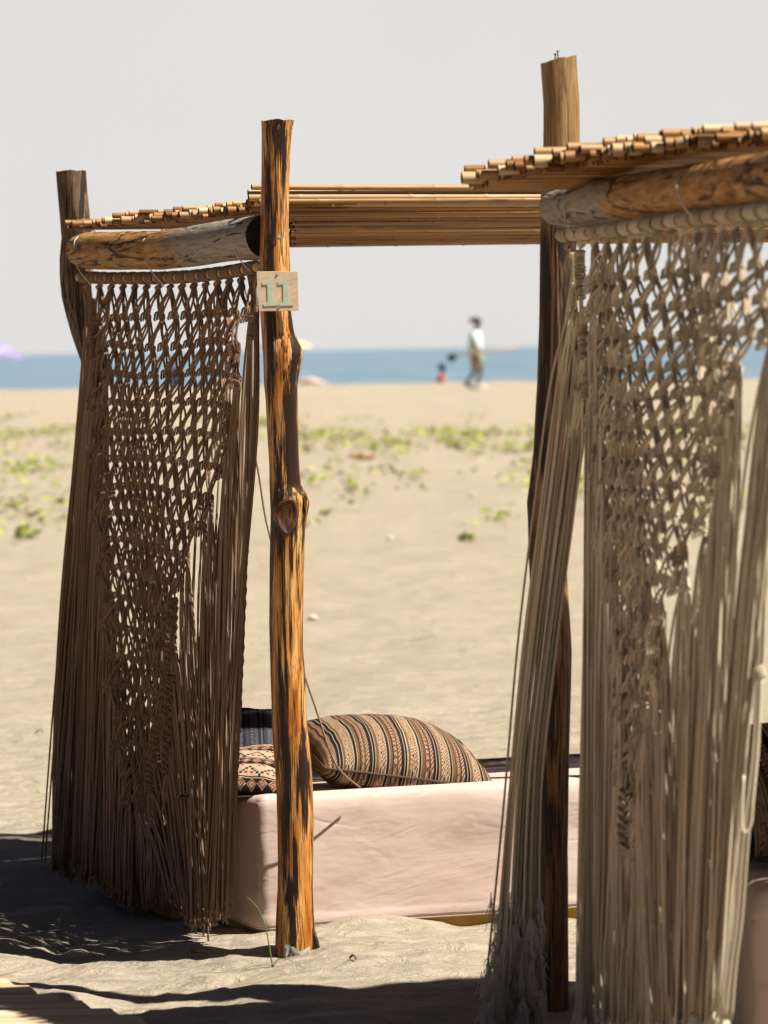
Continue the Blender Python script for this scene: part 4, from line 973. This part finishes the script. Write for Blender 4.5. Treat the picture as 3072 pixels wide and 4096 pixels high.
# boardwalk at the bottom left corner
def plank_mat():
    m, t, b = mat('plank_wood', .75, .2); f = noise(t, coords(t, (2, 40, 40)), 1, 5, .6, .4); ti = N(t, 'ShaderNodeAttribute', attribute_name='tint')
    c = ramp(t, [(.3, (.36, .22, .13)), (.55, (.55, .38, .25)), (.75, (.66, .50, .36))], f); c = mix(t, mathn(t, 'MULTIPLY', ti.outputs['Fac'], .3), c, (.62, .50, .40))
    t.links.new(c, b.inputs['Base Color']); bump(t, b, f, .4, .003); return m
mb = MB(); c = at(0, 3960, 7.95); zt_ = .055
for i in range(26):
    y = 7.84 - i * .098; e = -0.93 + (7.84 - y) * .75 + random.uniform(-.01, .01); x0 = -3.2
    V = np.array([(x0, y - .045, zt_ - .03), (e, y - .045, zt_ - .03), (e - .03, y + .045, zt_ - .03), (x0, y + .045, zt_ - .03)]); V = V + (0, 0, random.uniform(-.003, .003))
    mb.add(np.concatenate([V, V + (0, 0, .028)]), [[0, 1, 5, 4], [1, 2, 6, 5], [2, 3, 7, 6], [3, 0, 4, 7], [4, 5, 6, 7], [3, 2, 1, 0]], 0, random.random())
tag(mb.build('path', plank_mat(), smooth=False, bevel=.003), kind='structure')

# ------------------------------------------------------------------ far beach: plants, shells, people, parasols
def leaf_mat(name, a_, b_):
    m, t, b = mat(name, .6, .3); ti = N(t, 'ShaderNodeAttribute', attribute_name='tint')
    t.links.new(ramp(t, [(0, a_), (1, b_)], ti.outputs['Fac']), b.inputs['Base Color']); return m
M_VINE = leaf_mat('vine_leaf', (0.136, 0.192, 0.032), (0.368, 0.368, 0.096))
def leaves(mb, cx, cy, spread, n, size, hgt, asp=1.0):
    for i in range(n):
        x = cx + random.gauss(0, spread); y = cy + random.gauss(0, spread * asp); z = float(gh(x, y)) + random.uniform(.0, hgt); a = random.uniform(0, 6.28); s = size * random.uniform(.6, 1.3)
        f = np.array((math.cos(a), math.sin(a), random.uniform(.1, .9))) * s; sd_ = np.array((-math.sin(a), math.cos(a), random.uniform(-.3, .3))) * s * .45; p_ = np.array((x, y, z))
        mb.add([p_, p_ + f * .5 + sd_, p_ + f, p_ + f * .5 - sd_], [[0, 1, 2, 3]], 0, random.random())
mb = MB()
gp = lambda px, py: ground_at(px, py, 45)
spots = []
for i in range(150):
    px = random.uniform(-700, 3700); py = random.gauss(1745, 42)
    if 300 < px < 1150 and False: continue
    spots.append((px, py, random.uniform(.10, .34), random.randint(6, 28)))
for i in range(60): spots.append((random.uniform(-500, 420), random.gauss(1900, 110), random.uniform(.08, .22), random.randint(4, 15)))
for i in range(70): spots.append((random.uniform(1150, 3400), random.gauss(1900, 90), random.uniform(.05, .16), random.randint(6, 16)))
spots += [(1530, 1775, .25, 160), (1045, 1705, .16, 140), (1760, 1740, .3, 150), (1330, 1720, .35, 120), (2090, 1800, .2, 120), (1870, 1760, .25, 90), (80, 1890, .2, 90), (60, 1750, .3, 110), (120, 2150, .06, 16), (235, 1740, .3, 110)]
for (px, py, sp, n) in spots:
    if py < 1660: continue
    g_ = gp(px, py); 
    if g_[1] > 80 or g_[1] < 12: continue
    leaves(mb, g_[0], g_[1], sp, n, .075, .10, 2.2)
tag(mb.build('ground_cover', M_VINE, smooth=False, org=(0, 45, 0)), kind='stuff', label='yellow green creeping beach vine scattered over the sand', cat='ground cover')
for (px, py, lab) in ((1865, 2165, 'bright green plant tuft alone on the sand right of the numbered post'), (1300, 2085, 'pale green seedling on the sand just right of the numbered post'), (120, 2160, 'small green tuft on the sand left of the taupe curtain')):
    g_ = gp(px, py); mb = MB(); leaves(mb, g_[0], g_[1], .035 if px == 1865 else .016, 40 if px == 1865 else 24, .05, .05, 1.0)
    tag(mb.build('plant_tuft', M_VINE, smooth=False), lab, 'plant', 'plant tufts on the sand')
M_SHELL = flat('shell', (0.72, 0.68, 0.62), .6)
for (px, py, lab) in ((1888, 1987, 'white scrap lying on the sand right of the numbered post, above the green tuft'), (1250, 2480, 'pale shell right beside the numbered post on the sand'), (1560, 2160, 'small pale shell in the middle of the open sand')):
    g_ = ground_at(px, py, 25); mb = MB(); mb.tube([g_ + (-.03, 0, .005), g_ + (-.012, 0, .012), g_ + (.012, 0, .012), g_ + (.03, 0, .005)], [.004, .016, .015, .004], 8, wob=.2)
    tag(mb.build('shell', M_SHELL), lab, 'shell', 'pale shells on the sand')
g_ = gp(1450, 1835); mb = MB()
mb.tube(smooth([g_ + (-.15, 0, .09), g_ + (-.08, 0, .03), g_ + (0, 0, .02), g_ + (.10, 0, .03), g_ + (.16, 0, .07)], 12), [.01, .025, .03, .04, .045, .05, .045, .04, .03, .025, .02, .01], 9, wob=.25)
tag(mb.build('driftwood', flat('driftwood', (.40, .20, .10), .85)), 'reddish brown curled driftwood among the beach vines', 'driftwood')

def skin_person(name, joints, edges, matl, parent, subd=2):
    me = bpy.data.meshes.new(name); me.from_pydata([j[0] for j in joints], edges, []); me.materials.append(matl)
    o = bpy.data.objects.new(name, me); scene.collection.objects.link(o); o.parent = parent
    s = o.modifiers.new('skin', 'SKIN'); s.use_smooth_shade = True
    for i, j in enumerate(joints): me.skin_vertices[0].data[i].radius = (j[1], j[2] if len(j) > 2 else j[1])
    me.skin_vertices[0].data[0].use_root = True
    b = o.modifiers.new('sub', 'SUBSURF'); b.levels = subd; b.render_levels = subd; return o
M_SKIN = flat('skin', (0.20, 0.085, 0.055), .6); M_HAIR = flat('hair', (0.02, 0.018, 0.022), .8); M_SHIRT = flat('pale_blue_shirt', (0.80, 1.0, 1.0), .9)
M_SHORT = flat('khaki_shorts', (0.50, 0.45, 0.31), .9); M_SHOE = flat('white_shoe', (0.75, 0.72, 0.66), .7); M_ROSE = flat('rose_shirt', (0.62, 0.14, 0.12), .9); M_HAT = flat('navy_hat', (0.03, 0.045, 0.09), .9)
def loft(mb, secs, k=14):
    """secs: (centre, rx, ry) stacked ellipses"""
    a = np.arange(k) * 2 * math.pi / k; V = np.concatenate([np.array(c) + np.stack([np.cos(a) * rx, np.sin(a) * ry, np.zeros(k)], -1) for c, rx, ry in secs]); F = []
    for i in range(len(secs) - 1):
        for q in range(k): F.append([i * k + q, i * k + (q + 1) % k, (i + 1) * k + (q + 1) % k, (i + 1) * k + q])
    F.append(list(range(k))[::-1]); F.append([(len(secs) - 1) * k + q for q in range(k)]); mb.add(V, F)
# walking person with a shovel (faces +x), about 1.78 m
gw = ground_at(1905, 1549, 80)
PW = thing('person', gw, 'person with bushy dark hair, pale blue shirt and khaki shorts, walking along the shore', 'person')
J = [((0, 0, .93), .13, .15), ((0.0, 0, 1.10), .12, .15), ((.0, 0, 1.32), .12, .18), ((.01, 0, 1.46), .07, .09), ((.03, 0, 1.53), .05, .05), ((.05, 0, 1.63), .085, .075), ((.055, 0, 1.72), .08, .07),
     ((.01, -.10, .88), .09, .09), ((.12, -.10, .50), .058, .058), ((.02, -.10, .12), .038, .038), ((.13, -.10, .04), .035, .04),
     ((.0, .10, .88), .09, .09), ((-.02, .10, .48), .058, .058), ((-.22, .10, .20), .038, .038), ((-.16, .10, .08), .035, .04),
     ((0, -.20, 1.40), .055, .055), ((-.06, -.25, 1.14), .042, .042), ((.13, -.24, .97), .032, .032), ((.20, -.24, .95), .03, .02),
     ((0, .20, 1.40), .055, .055), ((-.04, .25, 1.14), .042, .042), ((.14, .22, .98), .032, .032), ((.20, .21, .96), .03, .02), ((.135, 0, 1.615), .018, .018)]
E = [(0, 1), (1, 2), (2, 3), (3, 4), (4, 5), (5, 6), (0, 7), (7, 8), (8, 9), (9, 10), (0, 11), (11, 12), (12, 13), (13, 14), (2, 15), (15, 16), (16, 17), (17, 18), (2, 19), (19, 20), (20, 21), (21, 22), (5, 23)]
skin_person('body', J, E, M_SKIN, PW)
def local(mb, name, m, parent): return mb.build(name, m, parent)
W0 = np.array(gw)
mb = MB(); loft(mb, [(W0 + (0, 0, .92), .175, .20), (W0 + (-.01, 0, 1.05), .18, .205), (W0 + (-.01, 0, 1.25), .165, .215), (W0 + (0, 0, 1.40), .15, .21), (W0 + (.01, 0, 1.48), .09, .12)])
for s in (-1, 1): mb.tube([W0 + (0, .17 * s, 1.43), W0 + (-.02, .24 * s, 1.30), W0 + (-.055, .27 * s, 1.17)], [.08, .078, .075], 10)
mb.build('shirt', M_SHIRT, PW)
mb = MB(); loft(mb, [(W0 + (.0, 0, .74), .15, .19), (W0 + (0, 0, .86), .16, .20), (W0 + (0, 0, .95), .15, .185)])
mb.tube([W0 + (.02, -.10, .85), W0 + (.09, -.10, .66), W0 + (.13, -.10, .52)], [.12, .115, .11], 12); mb.tube([W0 + (0, .10, .85), W0 + (-.02, .10, .66), W0 + (-.03, .10, .52)], [.12, .115, .11], 12); mb.build('shorts', M_SHORT, PW)
mb = MB()
for i in range(70):
    v = rng.normal(size=3); v /= np.linalg.norm(v); v[2] = abs(v[2]) * .8 - .15; c = W0 + (.02, 0, 1.72) + v * .085 - (.02, 0, 0); mb.tube([c, c + v * .035, c + v * .07 + rng.normal(size=3) * .02], [.035, .028, .006], 5)
mb.build('hair', M_HAIR, PW)
for (x, y, z, tl) in ((.08, -.10, .04, 0), (-.20, .10, .11, -.5)):
    mb = MB(); d_ = np.array((math.cos(tl), 0, math.sin(tl)))
    mb.tube([W0 + (x, y, z) + d_ * q for q in (-.14, -.08, 0, .1, .18, .21)], [.03, .06, .062, .058, .045, .02], 10, wob=.05); mb.build('shoe', M_SHOE, PW)
mb = MB(); mb.tube([W0 + (-.52, -.30, .86), W0 + (.20, -.265, .95), W0 + (1.05, -.22, 1.06)], .024, 8)
sh = thing('shovel', W0 + (.2, -.27, .95), 'long handled shovel carried level by the walking person', 'shovel')
mb.build('handle', flat('shovel_handle', (.62, .42, .24), .6), sh)
mb = MB(); loft(mb, [(W0 + (-.60, -.30, .70), .02, .02), (W0 + (-.62, -.30, .76), .10, .03), (W0 + (-.62, -.30, .86), .12, .035), (W0 + (-.55, -.30, .92), .06, .03)]); mb.build('blade', flat('shovel_blade', (.03, .03, .04), .5), sh)
# seated person beyond the crest
c0 = at(1765, 1540, 91.2); c0[2] = float(gh(c0[0], 91.2)); 
zt2 = at(1770, 1453, 91.2)[2]; S0 = np.array((c0[0], 91.2, zt2 - .86))
PS = thing('person', S0, 'person in a rose shirt and navy hat sitting behind the sand crest', 'person')
J = [((0, 0, .10), .14, .14), ((.0, 0, .32), .12, .15), ((.02, 0, .50), .06, .08), ((.04, 0, .58), .045, .045), ((.05, 0, .67), .08, .075), ((.055, 0, .76), .075, .07), ((.15, -.1, .12), .08, .08), ((.42, -.1, .30), .055, .055), ((.62, -.1, .05), .04, .04), ((.15, .1, .12), .08, .08), ((.42, .1, .30), .055, .055), ((.62, .1, .05), .04, .04),
     ((0, -.17, .45), .05, .05), ((.08, -.22, .24), .038, .038), ((.28, -.16, .26), .03, .03), ((0, .17, .45), .05, .05), ((.08, .22, .24), .038, .038), ((.28, .16, .26), .03, .03)]
E = [(0, 1), (1, 2), (2, 3), (3, 4), (4, 5), (0, 6), (6, 7), (7, 8), (0, 9), (9, 10), (10, 11), (1, 12), (12, 13), (13, 14), (1, 15), (15, 16), (16, 17)]
skin_person('body', J, E, M_SKIN, PS)
mb = MB(); loft(mb, [(S0 + (0, 0, .04), .17, .18), (S0 + (0, 0, .25), .16, .19), (S0 + (0, 0, .42), .14, .20), (S0 + (.01, 0, .53), .07, .10)]); mb.build('shirt', M_ROSE, PS)
mb = MB(); loft(mb, [(S0 + (.0, 0, .70), .15, .14), (S0 + (.02, 0, .73), .13, .12), (S0 + (.03, 0, .80), .11, .11), (S0 + (.03, 0, .86), .07, .07)]); mb.build('hat', M_HAT, PS)

def parasol(px, py, d, rad, h, m, label, tilt=(0, 0), name='parasol'):
    top = at(px, py, d); g0_ = float(gh(top[0], d)); root = thing(name, (top[0], d, g0_), label, 'parasol', 'parasols far along the shore')
    mb = MB(); k = 16; a = np.arange(k) * 2 * math.pi / k; rings = []
    for (r, z) in ((.02, 0), (.35, -.10), (.7, -.26), (1.0, -.46), (.985, -.56)):
        sc = np.where(np.arange(k) % 2 == 0, 1.0, .94); ring = np.stack([np.cos(a) * r * rad * sc, np.sin(a) * r * rad * sc, np.full(k, z * h)], -1); ring[:, 2] += ring[:, 0] * tilt[0] + ring[:, 1] * tilt[1]; rings.append(ring + top)
    V = np.concatenate(rings); F = [[i * k + q, (i + 1) * k + q, (i + 1) * k + (q + 1) % k, i * k + (q + 1) % k] for i in range(4) for q in range(k)]; mb.add(V, F); mb.add(rings[0], [list(range(k))]); mb.build('canopy', m, root)
    mb = MB(); mb.tube([(top[0], d, g0_ - .3), (top[0], d, (g0_ + top[2]) / 2), top + (0, 0, .05)], .022, 8); mb.build('pole', M_TIE, root)
parasol(-70, 1352, 60, .78, .62, flat('violet_canopy', (.34, .30, .56), .8, var=.5, scale=5), 'violet and white patterned parasol at the left edge of the photo', tilt=(-.10, 0))
parasol(1140, 1352, 88, .75, .5, flat('orange_canopy', (.95, .66, .36), .8), 'orange parasol mostly hidden behind the numbered post')
# sunbathers' gear by the water behind the post
def heap(px, py, d, m, label, cat, name, w=.8, h=.28):
    c = at(px, py, d); c[2] = max(float(gh(c[0], d)), c[2] - h); mb = MB()
    xs = np.linspace(-w, w, 22); P = [c + (x, 0, h * .5 * math.exp(-(x / w * 1.4) ** 2) + .02 * random.random()) for x in xs]
    mb.tube(P, [max(.03, h * .55 * math.exp(-(x / w * 1.5) ** 2) * random.uniform(.8, 1.2)) for x in xs], 10, wob=.12); return tag(mb.build(name, m), label, cat)
heap(1240, 1530, 89, flat('towel_pink', (.86, .68, .60), .9, var=.4, scale=6), 'pale pink crumpled towels by the shore, right of the numbered post', 'towel', 'towel', .50, .20)
def simple_person(px, ytop, d, shirt, label, ht=1.72):
    top = at(px, ytop, d); S = np.array((top[0], d, top[2] - ht)); root = thing('person', S, label, 'person')
    J = [((0, 0, .90), .13), ((0, 0, 1.25), .14), ((0, 0, 1.42), .08), ((0, 0, 1.48), .05), ((0, 0, 1.60), .085), ((0, 0, 1.67), .07), ((.10, 0, .85), .085), ((.11, 0, .48), .055), ((.12, 0, .06), .04), ((-.10, 0, .85), .085), ((-.12, 0, .48), .055), ((-.14, 0, .06), .04), ((.2, 0, 1.36), .05), ((.25, 0, 1.1), .04), ((.24, -.08, .86), .03), ((-.2, 0, 1.36), .05), ((-.25, 0, 1.1), .04), ((-.24, -.08, .86), .03)]
    E = [(0, 1), (1, 2), (2, 3), (3, 4), (4, 5), (0, 6), (6, 7), (7, 8), (0, 9), (9, 10), (10, 11), (1, 12), (12, 13), (13, 14), (1, 15), (15, 16), (16, 17)]
    skin_person('body', J, E, M_SKIN, root)
    mb = MB(); loft(mb, [(S + (0, 0, .74), .17, .15), (S + (0, 0, 1.0), .18, .15), (S + (0, 0, 1.3), .19, .15), (S + (0, 0, 1.44), .12, .1)]); mb.build('shirt', shirt, root)
    mb = MB(); loft(mb, [(S + (0, 0, 1.62), .10, .10), (S + (0, 0, 1.70), .10, .10), (S + (0, 0, 1.76), .05, .05)]); mb.build('hair', M_HAIR, root)
simple_person(700, 1432, 112, flat('blue_shirt', (.06, .11, .26), .9), 'person in dark blue seen against the sea through the taupe curtain')
